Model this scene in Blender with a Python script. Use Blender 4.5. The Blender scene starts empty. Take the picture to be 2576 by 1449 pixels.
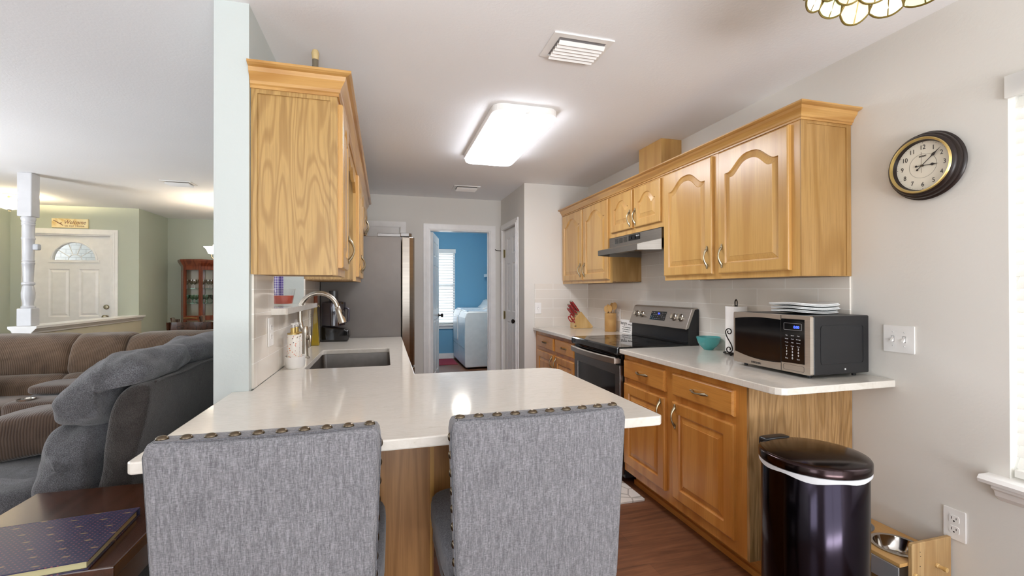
import bpy, bmesh, math, random
from mathutils import Vector, Matrix
from mathutils.geometry import tessellate_polygon
random.seed(7)
PI = math.pi
SC = bpy.context.scene
COL = SC.collection

# ------------------------------------------------------------------ camera, world, exposure
yaw, pit, rol = 0.27313677, 0.00415817, -0.00161894
fw = Vector((math.sin(yaw)*math.cos(pit), math.cos(yaw)*math.cos(pit), math.sin(pit)))
rt = Vector((math.cos(yaw), -math.sin(yaw), 0))
up = rt.cross(fw)
rt, up = rt*math.cos(rol)+up*math.sin(rol), -rt*math.sin(rol)+up*math.cos(rol)
cd = bpy.data.cameras.new('camera'); cam = bpy.data.objects.new('camera', cd); COL.objects.link(cam)
cam.matrix_world = Matrix(((rt.x, up.x, -fw.x, 0), (rt.y, up.y, -fw.y, 0), (rt.z, up.z, -fw.z, 1.31), (0, 0, 0, 1)))
cd.sensor_width = 36; cd.lens = 1142.613/2576*36; cd.clip_start = 0.02; cd.clip_end = 200
SC.camera = cam
SC.view_settings.view_transform = 'Standard'; SC.view_settings.look = 'None'
SC.view_settings.gamma = 1; SC.view_settings.use_curve_mapping = False
SC.view_settings.exposure = 0.78
W = bpy.data.worlds.new('sky'); SC.world = W; W.use_nodes = True
bgn = W.node_tree.nodes['Background']; bgn.inputs[0].default_value = (.80, .90, 1, 1); bgn.inputs[1].default_value = 1.1
SC.cycles.max_bounces = 12; SC.cycles.diffuse_bounces = 8; SC.cycles.glossy_bounces = 4
SC.cycles.transmission_bounces = 8; SC.cycles.transparent_max_bounces = 12
SC.cycles.sample_clamp_indirect = 8; SC.cycles.use_denoising = True
SC.cycles.caustics_reflective = False; SC.cycles.caustics_refractive = False

def area(name, loc, rot, sx, sy, power, col=(1, 1, 1), spread=PI):
    l = bpy.data.lights.new(name, 'AREA'); l.shape = 'RECTANGLE'; l.size = sx; l.size_y = sy; l.energy = power; l.color = col
    l.spread = spread
    o = bpy.data.objects.new(name, l); COL.objects.link(o); o.location = loc; o.rotation_euler = rot
    return o
# daylight lamps plus added ceiling fill at the openings: glass door behind the camera, dining window on the right, living room windows
area('daylight_patio', (0.75, -2.86, 1.15), (PI/2+.1, 0, 0), 2.6, 1.9, 22, (.94, .97, 1))
area('patio_ceiling_fill', (0.75, -4.0, .05), (PI-.25, 0, 0), 3.4, 2.0, 330, (.98, .985, 1))  # unseen upward lamp added to brighten the ceiling, standing in for ground bounce
area('daylight_right_window', (2.55, 0.55, 1.35), (PI/2, 0, PI/2),   .95, 1.4, 14, (.93, .97, 1))
area('daylight_living_front', (-3.1, -2.86, 1.4), (PI/2+.1, 0, 0), 2.0, 1.4, 22, (.88, .94, 1))
area('front_ceiling_fill', (-3.1, -3.9, .3), (PI-.25, 0, 0), 3.0, 1.8, 210, (.97, .98, 1))  # added fill lamp outside the front window, aimed up at the living room ceiling
area('daylight_living_side', (-4.95, 3.3, 1.4), (PI/2, 0, -PI/2), 2.2, 1.3, 36, (.90, .95, 1))
area('side_ceiling_fill', (-5.8, 3.3, .4), (PI, 0, 0), 1.6, 3.0, 220, (.97, .98, 1))  # added upward fill lamp outside the side window, lifts the living room ceiling
area('daylight_laundry', (1.03, 9.0, 1.4), (PI/2, 0, PI),   .6, 1.4, 2.5, (.95, .98, 1))

# ------------------------------------------------------------------ material helpers
def _new(name):
    m = bpy.data.materials.new(name); m.use_nodes = True
    nt = m.node_tree; b = nt.nodes['Principled BSDF']
    return m, nt, b
def N(nt, t, **k):
    n = nt.nodes.new(t)
    for a, v in k.items(): setattr(n, a, v)
    return n
def L(nt, a, b): nt.links.new(a, b)
def rgb(h):
    h = h.lstrip('#'); c = [int(h[i:i+2], 16)/255 for i in (0, 2, 4)]
    return tuple(((x+.055)/1.055)**2.4 if x > .04045 else x/12.92 for x in c)+(1,)
def ramp(nt, src, stops):
    r = N(nt, 'ShaderNodeValToRGB'); e = r.color_ramp.elements
    while len(e) < len(stops): e.new(.5)
    for i, (p, c) in enumerate(stops): e[i].position = p; e[i].color = c if len(c) == 4 else (*c, 1)
    L(nt, src, r.inputs[0]); return r.outputs[0]
def coords(nt, scale=(1, 1, 1), rot=(0, 0, 0)):
    tc = N(nt, 'ShaderNodeTexCoord'); mp = N(nt, 'ShaderNodeMapping')
    mp.inputs['Scale'].default_value = scale; mp.inputs['Rotation'].default_value = rot
    L(nt, tc.outputs['Object'], mp.inputs[0]); return mp.outputs[0]
def noise(nt, vec, scale, detail=4, dist=0, rough=.5):
    n = N(nt, 'ShaderNodeTexNoise'); n.inputs['Scale'].default_value = scale; n.inputs['Detail'].default_value = detail
    n.inputs['Distortion'].default_value = dist; n.inputs['Roughness'].default_value = rough
    L(nt, vec, n.inputs['Vector']); return n.outputs['Fac']
def math_(nt, op, a, b=None):
    n = N(nt, 'ShaderNodeMath', operation=op)
    for i, x in enumerate((a, b)):
        if x is None: continue
        if isinstance(x, (int, float)): n.inputs[i].default_value = x
        else: L(nt, x, n.inputs[i])
    return n.outputs[0]
def mixc(nt, fac, a, b, mode='MIX'):
    n = N(nt, 'ShaderNodeMix', data_type='RGBA', blend_type=mode)
    for s, x in ((n.inputs[0], fac), (n.inputs[6], a), (n.inputs[7], b)):
        if isinstance(x, (int, float)): s.default_value = x
        elif isinstance(x, tuple): s.default_value = x
        else: L(nt, x, s)
    return n.outputs[2]
def bump(nt, b, h, strength, dist=.01):
    n = N(nt, 'ShaderNodeBump'); n.inputs['Strength'].default_value = strength; n.inputs['Distance'].default_value = dist
    L(nt, h, n.inputs['Height']); L(nt, n.outputs[0], b.inputs['Normal'])
def flat(name, col, rough=.5, metal=0, spec=.5, coat=0, nb=0, nscale=200, **k):
    m, nt, b = _new(name)
    c = rgb(col) if isinstance(col, str) else (*col, 1)
    b.inputs['Roughness'].default_value = rough; b.inputs['Metallic'].default_value = metal
    b.inputs['Specular IOR Level'].default_value = spec; b.inputs['Coat Weight'].default_value = coat
    v = coords(nt)
    n = noise(nt, v, 12, 2)
    d = tuple(x*.94 for x in c[:3])+(1,)
    L(nt, ramp(nt, n, [(.3, d), (.7, c)]), b.inputs['Base Color'])
    if nb: bump(nt, b, noise(nt, v, nscale, 3), nb, .002)
    return m
def emit(name, col, strength):
    m, nt, b = _new(name); c = rgb(col)
    b.inputs['Base Color'].default_value = c; b.inputs['Emission Color'].default_value = c; b.inputs['Emission Strength'].default_value = strength
    return m
def wood(name, light, mid, dark, rough=.35, scale=1.0, axis='z', rings=16, coat=.25, contrast=1.0, pores=.5):
    m, nt, b = _new(name)
    s = {'z': (5, 5, .55), 'x': (.55, 5, 5), 'y': (5, .55, 5), 'h': (.6, .6, 7)}[axis]
    s2 = {'z': (160, 160, 5), 'x': (5, 160, 160), 'y': (160, 5, 160), 'h': (6, 6, 200)}[axis]
    n = noise(nt, coords(nt, tuple(q*scale for q in s)), 1.0, 2, .3, .45)
    w = math_(nt, 'SINE', math_(nt, 'MULTIPLY', n, rings*6.28))
    w = math_(nt, 'MULTIPLY_ADD', w, .5); nt.nodes[-1].inputs[2].default_value = .5
    base = ramp(nt, w, [(0, rgb(mid)), (.55, rgb(light)), (1, rgb(light))])
    f = noise(nt, coords(nt, s2), 1.0, 3, 0, .6)
    pf = ramp(nt, f, [(.30, (1, 1, 1)), (.55, (0, 0, 0))])
    pm = math_(nt, 'MULTIPLY', pf, pores)
    c1 = mixc(nt, pm, base, rgb(dark))
    big = noise(nt, coords(nt, tuple(q*.5 for q in s)), 1.3, 2)
    c2 = mixc(nt, math_(nt, 'MULTIPLY', big, .35), c1, rgb(mid))
    L(nt, c2, b.inputs['Base Color'])
    b.inputs['Roughness'].default_value = rough; b.inputs['Coat Weight'].default_value = coat; b.inputs['Coat Roughness'].default_value = .22
    bump(nt, b, f, .08, .001)
    return m
def paint(name, col, bumpv=.12, rough=.75, spec=.25):
    m, nt, b = _new(name); v = coords(nt)
    c = rgb(col); L(nt, ramp(nt, noise(nt, v, 1.2, 2), [(.3, tuple(x*.97 for x in c[:3])), (.7, c)]), b.inputs['Base Color'])
    b.inputs['Roughness'].default_value = rough; b.inputs['Specular IOR Level'].default_value = spec
    bump(nt, b, noise(nt, v, 70, 3, .5), bumpv, .004)
    return m
def tiles(name, ua, offs):  # ua: axis index of the horizontal direction
    m, nt, b = _new(name)
    tc = N(nt, 'ShaderNodeTexCoord'); sp = N(nt, 'ShaderNodeSeparateXYZ'); cb = N(nt, 'ShaderNodeCombineXYZ')
    L(nt, tc.outputs['Object'], sp.inputs[0])
    L(nt, math_(nt, 'ADD', sp.outputs[ua], offs), cb.inputs[0]); L(nt, math_(nt, 'SUBTRACT', sp.outputs[2], .914), cb.inputs[1])
    br = N(nt, 'ShaderNodeTexBrick'); br.offset = .5
    br.inputs['Scale'].default_value = 1; br.inputs['Brick Width'].default_value = .40; br.inputs['Row Height'].default_value = .1
    br.inputs['Mortar Size'].default_value = .0016; br.inputs['Mortar Smooth'].default_value = .3
    br.inputs['Color1'].default_value = rgb('#e4ded5'); br.inputs['Color2'].default_value = rgb('#ddd7ce'); br.inputs['Mortar'].default_value = rgb('#faf8f4')
    L(nt, cb.outputs[0], br.inputs['Vector']); L(nt, br.outputs['Color'], b.inputs['Base Color'])
    b.inputs['Roughness'].default_value = .12; b.inputs['Specular IOR Level'].default_value = .5
    bump(nt, b, math_(nt, 'SUBTRACT', 1.0, br.outputs['Fac']), .3, .001)
    return m
def fabric(name, c0, c1, c2, s=600, ax=(1, 1, 1), strength=.35):
    m, nt, b = _new(name)
    a = noise(nt, coords(nt, (s, s, s*.09)), 1, 2); h = noise(nt, coords(nt, (s*.09, s*.3, s)), 1, 2)
    k = math_(nt, 'MULTIPLY', math_(nt, 'ADD', a, h), .5)
    g = noise(nt, coords(nt, (260, 260, 30)), 1, 3)
    k2 = math_(nt, 'ADD', k, math_(nt, 'MULTIPLY', math_(nt, 'SUBTRACT', g, .5), .45))
    L(nt, ramp(nt, k2, [(.36, rgb(c0)), (.5, rgb(c1)), (.66, rgb(c2))]), b.inputs['Base Color'])
    b.inputs['Roughness'].default_value = .95; b.inputs['Specular IOR Level'].default_value = .15
    b.inputs['Sheen Weight'].default_value = .2
    bump(nt, b, k, strength, .002); return m
def chenille(name, c0, c1, c2, fine=320):
    m, nt, b = _new(name); v = coords(nt, (1, 1, 1), (.5, .2, .4))
    k = noise(nt, v, fine, 3); g = noise(nt, v, 9, 4, 1.0)
    w = N(nt, 'ShaderNodeTexWave'); w.inputs['Scale'].default_value = 45; w.inputs['Distortion'].default_value = 14; w.inputs['Detail'].default_value = 3
    w.inputs['Detail Scale'].default_value = 3; L(nt, v, w.inputs['Vector'])
    f = math_(nt, 'ADD', math_(nt, 'MULTIPLY', k, .5), math_(nt, 'ADD', math_(nt, 'MULTIPLY', g, .38), math_(nt, 'MULTIPLY', w.outputs['Fac'], .12)))
    L(nt, ramp(nt, f, [(.32, rgb(c0)), (.5, rgb(c1)), (.68, rgb(c2))]), b.inputs['Base Color'])
    b.inputs['Roughness'].default_value = .9; b.inputs['Specular IOR Level'].default_value = .1; b.inputs['Sheen Weight'].default_value = .35
    b.inputs['Sheen Roughness'].default_value = .4
    bump(nt, b, math_(nt, 'ADD', k, w.outputs['Fac']), .5, .003); return m
def cord(name, c0, c1, s=26):
    m, nt, b = _new(name); v = coords(nt)
    w = N(nt, 'ShaderNodeTexWave'); w.bands_direction = 'X'; w.inputs['Scale'].default_value = s; w.inputs['Distortion'].default_value = .8
    w.inputs['Detail'].default_value = 1; w.inputs['Detail Scale'].default_value = 1.5; L(nt, v, w.inputs['Vector'])
    g = noise(nt, v, 7, 4, .8)
    f = math_(nt, 'ADD', math_(nt, 'MULTIPLY', w.outputs['Fac'], .35), math_(nt, 'MULTIPLY', g, .8))
    L(nt, ramp(nt, f, [(.25, rgb(c0)), (.75, rgb(c1))]), b.inputs['Base Color'])
    b.inputs['Roughness'].default_value = .95; b.inputs['Sheen Weight'].default_value = .3; b.inputs['Specular IOR Level'].default_value = .1
    bump(nt, b, w.outputs['Fac'], .4, .003); return m
def glass(name, col='#ffffff', rough=0, ior=1.45):
    m, nt, b = _new(name); b.inputs['Base Color'].default_value = rgb(col); b.inputs['Transmission Weight'].default_value = 1
    b.inputs['Roughness'].default_value = rough; b.inputs['IOR'].default_value = ior; return m
def thin(name, tint, refl, extra=.12):
    # thin clear sheet: straight-through transmission plus a glancing reflection
    m, nt, b = _new(name); nt.nodes.remove(b)
    tr = N(nt, 'ShaderNodeBsdfTransparent'); tr.inputs[0].default_value = rgb(tint); gl = N(nt, 'ShaderNodeBsdfGlossy'); gl.inputs['Roughness'].default_value = .03
    lw = N(nt, 'ShaderNodeLayerWeight'); lw.inputs[0].default_value = .35; mx = N(nt, 'ShaderNodeMixShader')
    q_ = math_(nt, 'ADD', math_(nt, 'MULTIPLY', math_(nt, 'POWER', lw.outputs['Facing'], 3.0), .7), refl*.5); L(nt, q_, mx.inputs[0])
    L(nt, tr.outputs[0], mx.inputs[1]); L(nt, gl.outputs[0], mx.inputs[2]); L(nt, mx.outputs[0], nt.nodes['Material Output'].inputs[0]); return m
def quartz(name):
    m, nt, b = _new(name)
    v = coords(nt, (7, 24, 9), (0, 0, .06)); n = noise(nt, v, 2.4, 7, 1.6, .72)
    n2 = noise(nt, coords(nt, (1, 2.5, 1)), 3, 4, .6)
    c1 = ramp(nt, n, [(.27, rgb('#b9ae9c')), (.35, rgb('#d0cabf')), (.55, rgb('#dad5cc'))])
    L(nt, mixc(nt, math_(nt, 'MULTIPLY', n2, .4), c1, rgb('#d9d4cb')), b.inputs['Base Color'])
    b.inputs['Roughness'].default_value = .1; b.inputs['Specular IOR Level'].default_value = .55; return m
def steel(name, col, rough=.3, aniso=(4, 4, 300)):
    m, nt, b = _new(name); b.inputs['Metallic'].default_value = 1
    n = noise(nt, coords(nt, aniso), 1, 2)
    c = rgb(col); L(nt, ramp(nt, n, [(.3, tuple(x*.88 for x in c[:3])), (.7, c)]), b.inputs['Base Color'])
    b.inputs['Roughness'].default_value = rough; bump(nt, b, n, .04, .0005); return m

# ------------------------------------------------------------------ materials
M_wall = paint('greige_wall_paint', '#dfdcd6'); M_sage = paint('sage_wall_paint', '#bcc2b4'); M_blue = paint('blue_wall_paint', '#74a8c6')
M_ceil = paint('ceiling_paint', '#f4f5f7', .2, .9); M_trim = flat('white_trim_paint', '#f0eeec', .28); M_white = flat('white_plastic', '#f3f2f0', .35)
M_post = flat('post_gloss_paint', '#cfcfd2', .25)
M_tileR = tiles('tile_right', 1, .17); M_tileB = tiles('tile_pantry', 0, .06); M_tileL = tiles('tile_left', 1, .12)
M_oakL = wood('honey_oak_veneer', '#b9965a', '#9f7b44', '#806032', .38, 1.6, 'z', 16, pores=.5)
M_oak = wood('honey_maple_oak', '#d0a664', '#c09352', '#9f7338', .3, .8, 'z', 5, coat=.4, pores=.25)
M_oakx = wood('honey_oak_along_x', '#d9a55c', '#c58a45', '#a8722f', .3, 1, 'x', 7, coat=.4, pores=.3)
M_oaky = wood('honey_oak_along_y', '#c69a5a', '#b28346', '#906630', .3, 1, 'y', 7, coat=.4, pores=.3)
M_oakh = wood('honey_oak_moulding', '#c69a5a', '#b28346', '#906630', .3, 1, 'h', 6, coat=.4, pores=.3)
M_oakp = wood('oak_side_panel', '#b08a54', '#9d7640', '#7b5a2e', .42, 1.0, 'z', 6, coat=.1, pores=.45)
M_base = wood('amber_oak_base', '#c98d45', '#b67733', '#8f5a22', .3, .8, 'z', 5, coat=.4, pores=.3)
M_basey = wood('amber_oak_base_along_y', '#c98d45', '#b67733', '#8f5a22', .3, 1, 'y', 8, coat=.4, pores=.35)
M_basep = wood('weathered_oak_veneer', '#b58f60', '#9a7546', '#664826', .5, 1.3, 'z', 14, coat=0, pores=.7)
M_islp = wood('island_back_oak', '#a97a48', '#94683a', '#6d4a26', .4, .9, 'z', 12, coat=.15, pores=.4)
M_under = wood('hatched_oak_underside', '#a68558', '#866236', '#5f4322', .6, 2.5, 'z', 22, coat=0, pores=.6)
M_ql = quartz('cream_quartz')
M_pull = steel('antique_pewter', '#a39880', .3, (60, 60, 60)); M_nail = steel('antique_bronze_nail', '#6f6353', .28, (60, 60, 60))
M_dknob = flat('dark_bronze_knob', '#241d1b', .25, .6)
M_ss = steel('brushed_stainless', '#bdb6ae', .38); M_ssd = steel('dark_stainless', '#8c8987', .3)
M_chrome = steel('bright_nickel', '#c4bdb2', .24, (20, 20, 20)); M_fridge = flat('fridge_grey_side', '#726c67', .42, .3)
M_fridged = steel('fridge_polished_edge', '#938a80', .2, (3, 3, 90))
M_blk = flat('black_gloss', '#0e0e10', .08, 0, .6); M_blkm = flat('black_satin', '#1b1c1f', .35); M_glassblk = flat('black_ceramic_glass', '#08080a', .03, 0, .7)
M_fab = fabric('grey_linen', '#5c5b5f', '#737275', '#8f8e92', 1250)
M_fabd = fabric('grey_linen_seat', '#48484b', '#5a5a5e', '#74747a', 1100)
M_chen = chenille('window_lit_chenille', '#3d3c3d', '#57575a', '#7a7b80'); M_chenb = chenille('charcoal_brown_chenille', '#2b2726', '#3a3634', '#4c4745')  # first grey has blue window light mixed in; the fabric itself is brown-grey
M_cord = cord('brown_corduroy', '#46372b', '#6a5645', 27); M_cordd = cord('brown_corduroy_seat', '#3c2f28', '#5a4a3f', 27)
M_espr = wood('espresso_wood', '#4a2a1a', '#38200f', '#1d0f08', .22, 1, 'y', 8, coat=.4, pores=.3)
M_cherry = wood('cherry_wood', '#7c3a22', '#612816', '#3c170c', .25, 1, 'z', 8, coat=.4, pores=.3)
M_bamb = wood('bamboo_board', '#cfa568', '#bb8d50', '#9c7038', .4, 1, 'y', 4, coat=.1, pores=.25)
M_block = wood('light_block_wood', '#e0bf84', '#d0aa6c', '#b88f52', .4, 1, 'z', 5, coat=.1, pores=.25)
M_red = flat('red_handle', '#9a1517', .2, 0, .6, .5); M_cloth = fabric('white_cloth', '#c4c6c6', '#dfe0e0', '#f0f0ef', 400)
M_teal = flat('teal_glaze', '#46a3a4', .15, 0, .6, .4); M_iron = flat('dark_iron', '#2b2320', .4, .7)
M_paper = flat('paper_towel', '#f2f0ed', .9, nb=.5, nscale=120); M_glass = thin('clear_glass', '#fdfdfd', .10); M_pane = thin('window_glass', '#ffffff', .05)
M_disp = emit('blue_display_digits', '#2a3cff', 6); M_ink = flat('dark_ink', '#26211f', .5); M_grey = flat('grey_print', '#8d8d8d', .5); M_wprint = flat('white_print', '#d8d8d8', .5)
M_can = steel('espresso_steel', '#2f2a33', .14, (3, 3, 3)); M_canlid = steel('espresso_steel_lid', '#3a2f30', .16, (3, 3, 3))
M_bag = flat('white_bin_bag', '#dfe2e6', .4)
M_gold = flat('warm_gold', '#c7ad6e', .3, .8); M_face = flat('clock_face_cream', '#ece6d6', .4); M_rim = flat('espresso_rim', '#231815', .35, 0, .4)
M_brass = flat('hinge_brass', '#9a8c63', .35, .8)

# ------------------------------------------------------------------ mesh builder
class MB:
    def __init__(s): s.v = []; s.f = []
    def add(s, vs, fs):
        b = len(s.v); s.v += [Vector(v) for v in vs]; s.f += [tuple(i+b for i in f) for f in fs]; return s
    def box(s, x0, x1, y0, y1, z0, z1):
        return s.add([(x, y, z) for z in (z0, z1) for y in (y0, y1) for x in (x0, x1)],
                     [(0, 2, 3, 1), (4, 5, 7, 6), (0, 1, 5, 4), (2, 6, 7, 3), (0, 4, 6, 2), (1, 3, 7, 5)])
    def prism(s, pts, a0, a1, axis='z'):
        def P(p, a): return {'z': (p[0], p[1], a), 'y': (p[0], a, p[1]), 'x': (a, p[0], p[1])}[axis]
        n = len(pts)
        return s.add([P(p, a0) for p in pts]+[P(p, a1) for p in pts],
                     [tuple(range(n))[::-1], tuple(range(n, 2*n))]+[(i, (i+1) % n, n+(i+1) % n, n+i) for i in range(n)])
    def lathe(s, prof, c=(0, 0, 0), n=32, axis='z', sx=1, sy=1, ring=False):
        vs = []; fs = []
        if ring: prof = list(prof)+[prof[0]]
        for r, h in prof:
            for i in range(n):
                a = 2*PI*i/n; p = (r*math.cos(a)*sx, r*math.sin(a)*sy, h)
                if axis == 'x': p = (p[2], p[0], p[1])
                elif axis == 'y': p = (p[0], p[2], p[1])
                vs.append(Vector(p)+Vector(c))
        for j in range(len(prof)-1):
            for i in range(n): fs.append((j*n+i, j*n+(i+1) % n, (j+1)*n+(i+1) % n, (j+1)*n+i))
        if prof[0][0] > 1e-5 and not ring: fs.append(tuple(range(n))[::-1])
        if prof[-1][0] > 1e-5 and not ring: fs.append(tuple((len(prof)-1)*n+i for i in range(n)))
        return s.add(vs, fs)
    def tube(s, pts, r, n=8, closed=False):
        pts = [Vector(p) for p in pts]; m = len(pts); rs = r if isinstance(r, (list, tuple)) else [r]*m
        vs = []; prev = None
        for i, p in enumerate(pts):
            a = pts[(i-1) % m] if (closed or i > 0) else p; b = pts[(i+1) % m] if (closed or i < m-1) else p
            t = (b-a).normalized()
            if prev is None:
                h = Vector((0, 0, 1)) if abs(t.z) < .9 else Vector((1, 0, 0))
                u = t.cross(h).normalized()
            else: u = (prev-t*prev.dot(t)).normalized()
            prev = u; w = t.cross(u)
            for k in range(n): vs.append(p+(u*math.cos(2*PI*k/n)+w*math.sin(2*PI*k/n))*rs[i])
        fs = []
        for i in range(m if closed else m-1):
            j = (i+1) % m
            for k in range(n): fs.append((i*n+k, i*n+(k+1) % n, j*n+(k+1) % n, j*n+k))
        if not closed: fs += [tuple(range(n))[::-1], tuple((m-1)*n+k for k in range(n))]
        return s.add(vs, fs)
    def sph(s, c, rx, ry=None, rz=None, n=16):
        ry = ry or rx; rz = rz or rx
        prof = [(math.sin(PI*i/n), -math.cos(PI*i/n)) for i in range(n+1)]
        b = MB().lathe([(max(r, 1e-6), h) for r, h in prof], n=2*n)
        return s.add([(v.x*rx+c[0], v.y*ry+c[1], v.z*rz+c[2]) for v in b.v], b.f)
    def sbox(s, x0, x1, y0, y1, z0, z1, k=5, n=10, fn=None):  # soft cushion-like box
        c = Vector(((x0+x1)/2, (y0+y1)/2, (z0+z1)/2)); h = Vector(((x1-x0)/2, (y1-y0)/2, (z1-z0)/2))
        for ax in range(3):
            for sg in (-1, 1):
                vs = []; fs = []
                for i in range(n+1):
                    for j in range(n+1):
                        a = math.sin((i/n*2-1)*PI/2*.96)/math.sin(PI/2*.96); b = math.sin((j/n*2-1)*PI/2*.96)/math.sin(PI/2*.96)
                        q = [0, 0, 0]; q[ax] = sg; q[(ax+1) % 3] = a; q[(ax+2) % 3] = b
                        r = sum(abs(t)**k for t in q)**(1/k)
                        p = Vector([q[t]/r*h[t]+c[t] for t in range(3)])
                        if fn: p = fn(p)
                        vs.append(p)
                for i in range(n):
                    for j in range(n):
                        a = i*(n+1)+j; f = (a, a+1, a+n+2, a+n+1); fs.append(f if sg > 0 else f[::-1])
                s.add(vs, fs)
        return s
    def hole_slab(s, outer, holes, a0, a1, axis='z'):
        def P(p, a): return {'z': (p[0], p[1], a), 'y': (p[0], a, p[1]), 'x': (a, p[0], p[1])}[axis]
        loops = [outer]+holes; flatp = [p for l in loops for p in l]; n = len(flatp)
        tris = tessellate_polygon([[Vector((p[0], p[1], 0)) for p in l] for l in loops])
        vs = [P(p, a0) for p in flatp]+[P(p, a1) for p in flatp]
        fs = [tuple(t) for t in tris]+[tuple(n+i for i in t)[::-1] for t in tris]
        b = 0
        for l in loops:
            m = len(l)
            for i in range(m): fs.append((b+i, b+(i+1) % m, n+b+(i+1) % m, n+b+i))
            b += m
        return s.add(vs, fs)
    def xf(s, fn): s.v = [Vector(fn(v)) for v in s.v]; return s

ORG = {}
def base_of(m):
    return Vector(((min(v.x for v in m.v)+max(v.x for v in m.v))/2, (min(v.y for v in m.v)+max(v.y for v in m.v))/2, min(v.z for v in m.v)))
def put(name, m, mat, parent=None, bevel=0, smooth=False, seg=2, sub=0, label=None, org=None, kind=None):
    me = bpy.data.meshes.new(name)
    if parent is not None: o0 = ORG[parent]
    elif org is not None: o0 = Vector(org)
    elif kind == 'structure': o0 = Vector((0, 0, 0))
    else: o0 = base_of(m)
    bm = bmesh.new()
    vv = [bm.verts.new(v-o0) for v in m.v]
    for f in m.f:
        try: bm.faces.new([vv[i] for i in f])
        except ValueError: pass
    bmesh.ops.remove_doubles(bm, verts=bm.verts, dist=1e-5)
    bmesh.ops.recalc_face_normals(bm, faces=bm.faces)
    if smooth:
        for f in bm.faces: f.smooth = True
    bm.to_mesh(me); bm.free(); me.materials.append(mat)
    o = bpy.data.objects.new(name, me); COL.objects.link(o)
    if parent is not None: o.parent = parent
    else: o.location = o0
    ORG[o] = o0
    if smooth == 'auto' or (smooth and not sub and not bevel):
        try: me.set_sharp_from_angle(angle=math.radians(42))
        except Exception: pass
    if bevel:
        md = o.modifiers.new('bevel', 'BEVEL'); md.width = bevel; md.segments = seg; md.limit_method = 'ANGLE'; md.angle_limit = math.radians(40)
        if smooth: md.harden_normals = False
    if sub:
        md = o.modifiers.new('subdivision', 'SUBSURF'); md.levels = sub; md.render_levels = sub
    if label: o['label'] = label
    if kind: o['kind'] = kind
    return o
def thing(name, label, cat, loc, rz=0, group=None):
    o = bpy.data.objects.new(name, None); COL.objects.link(o); o.location = loc; o.rotation_euler = (0, 0, rz); o.empty_display_size = .1
    o['label'] = label; o['category'] = cat
    if group: o['group'] = group
    ORG[o] = Vector(loc) if rz == 0 else Vector((0, 0, 0)); return o
def tag(o, label, cat, group=None):
    o['label'] = label; o['category'] = cat
    if group: o['group'] = group
    return o
def struct(name, m, mat, **k): return put(name, m, mat, kind='structure', **k)
def sroot(name, loc=(0, 0, 0)):
    o = bpy.data.objects.new(name, None); COL.objects.link(o); o.location = loc; o['kind'] = 'structure'; ORG[o] = Vector(loc); return o
def dup(root, loc, rz=0, label=None, group=None, scale=None):
    r = root.copy(); COL.objects.link(r); r.location = loc; r.rotation_euler = (0, 0, rz)
    if scale: r.scale = scale
    if label: r['label'] = label
    if group: r['group'] = group
    for ch in list(root.children):
        c = ch.copy(); COL.objects.link(c); c.parent = r
        for g in list(ch.children):
            d = g.copy(); COL.objects.link(d); d.parent = c
    return r
def text(name, s, size, o, ud, vd, mat, parent, depth=.0006, align='CENTER', xs=1.0, bold=0, shear=0):
    """lettering laid on a surface: o = origin (baseline), ud = reading direction, vd = up"""
    cu = bpy.data.curves.new(name, 'FONT'); cu.body = s; cu.size = size; cu.align_x = align; cu.extrude = depth/2; cu.offset = bold; cu.shear = shear
    t = bpy.data.objects.new(name, cu); COL.objects.link(t)
    bpy.context.view_layer.update()
    me = bpy.data.meshes.new_from_object(t.evaluated_get(bpy.context.evaluated_depsgraph_get()))
    bpy.data.objects.remove(t); bpy.data.curves.remove(cu)
    ud = Vector(ud).normalized(); vd = Vector(vd).normalized(); wd = ud.cross(vd); o = Vector(o)
    me.transform(Matrix(((ud.x*xs, vd.x, wd.x, o.x), (ud.y*xs, vd.y, wd.y, o.y), (ud.z*xs, vd.z, wd.z, o.z), (0, 0, 0, 1))))
    me.transform(Matrix.Translation(-ORG[parent])); me.materials.clear(); me.materials.append(mat)
    me.name = name; ob = bpy.data.objects.new(name, me); COL.objects.link(ob); ob.parent = parent; ORG[ob] = ORG[parent]; return ob
def rrect(x0, x1, y0, y1, r, n=6):
    pts = []
    for cx, cy, a0 in ((x1-r, y0+r, -PI/2), (x1-r, y1-r, 0), (x0+r, y1-r, PI/2), (x0+r, y0+r, PI)):
        for i in range(n+1):
            a = a0+PI/2*i/n; pts.append((cx+r*math.cos(a), cy+r*math.sin(a)))
    return pts
def rect(x0, x1, y0, y1): return [(x0, y0), (x1, y0), (x1, y1), (x0, y1)]
def circ(cx, cy, r, n=32, ry=None): return [(cx+r*math.cos(2*PI*i/n), cy+(ry or r)*math.sin(2*PI*i/n)) for i in range(n)]
def offset(pts, d):
    n = len(pts); out = []
    for i in range(n):
        a, b, c = Vector(pts[i-1]), Vector(pts[i]), Vector(pts[(i+1) % n])
        e1 = (b-a).normalized(); e2 = (c-b).normalized()
        n1 = Vector((-e1.y, e1.x)); n2 = Vector((-e2.y, e2.x)); m = (n1+n2)
        if m.length < 1e-6: m = n1
        m.normalize(); k = d/max(m.dot(n1), .35); out.append(tuple(b+m*k))
    return out

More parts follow.
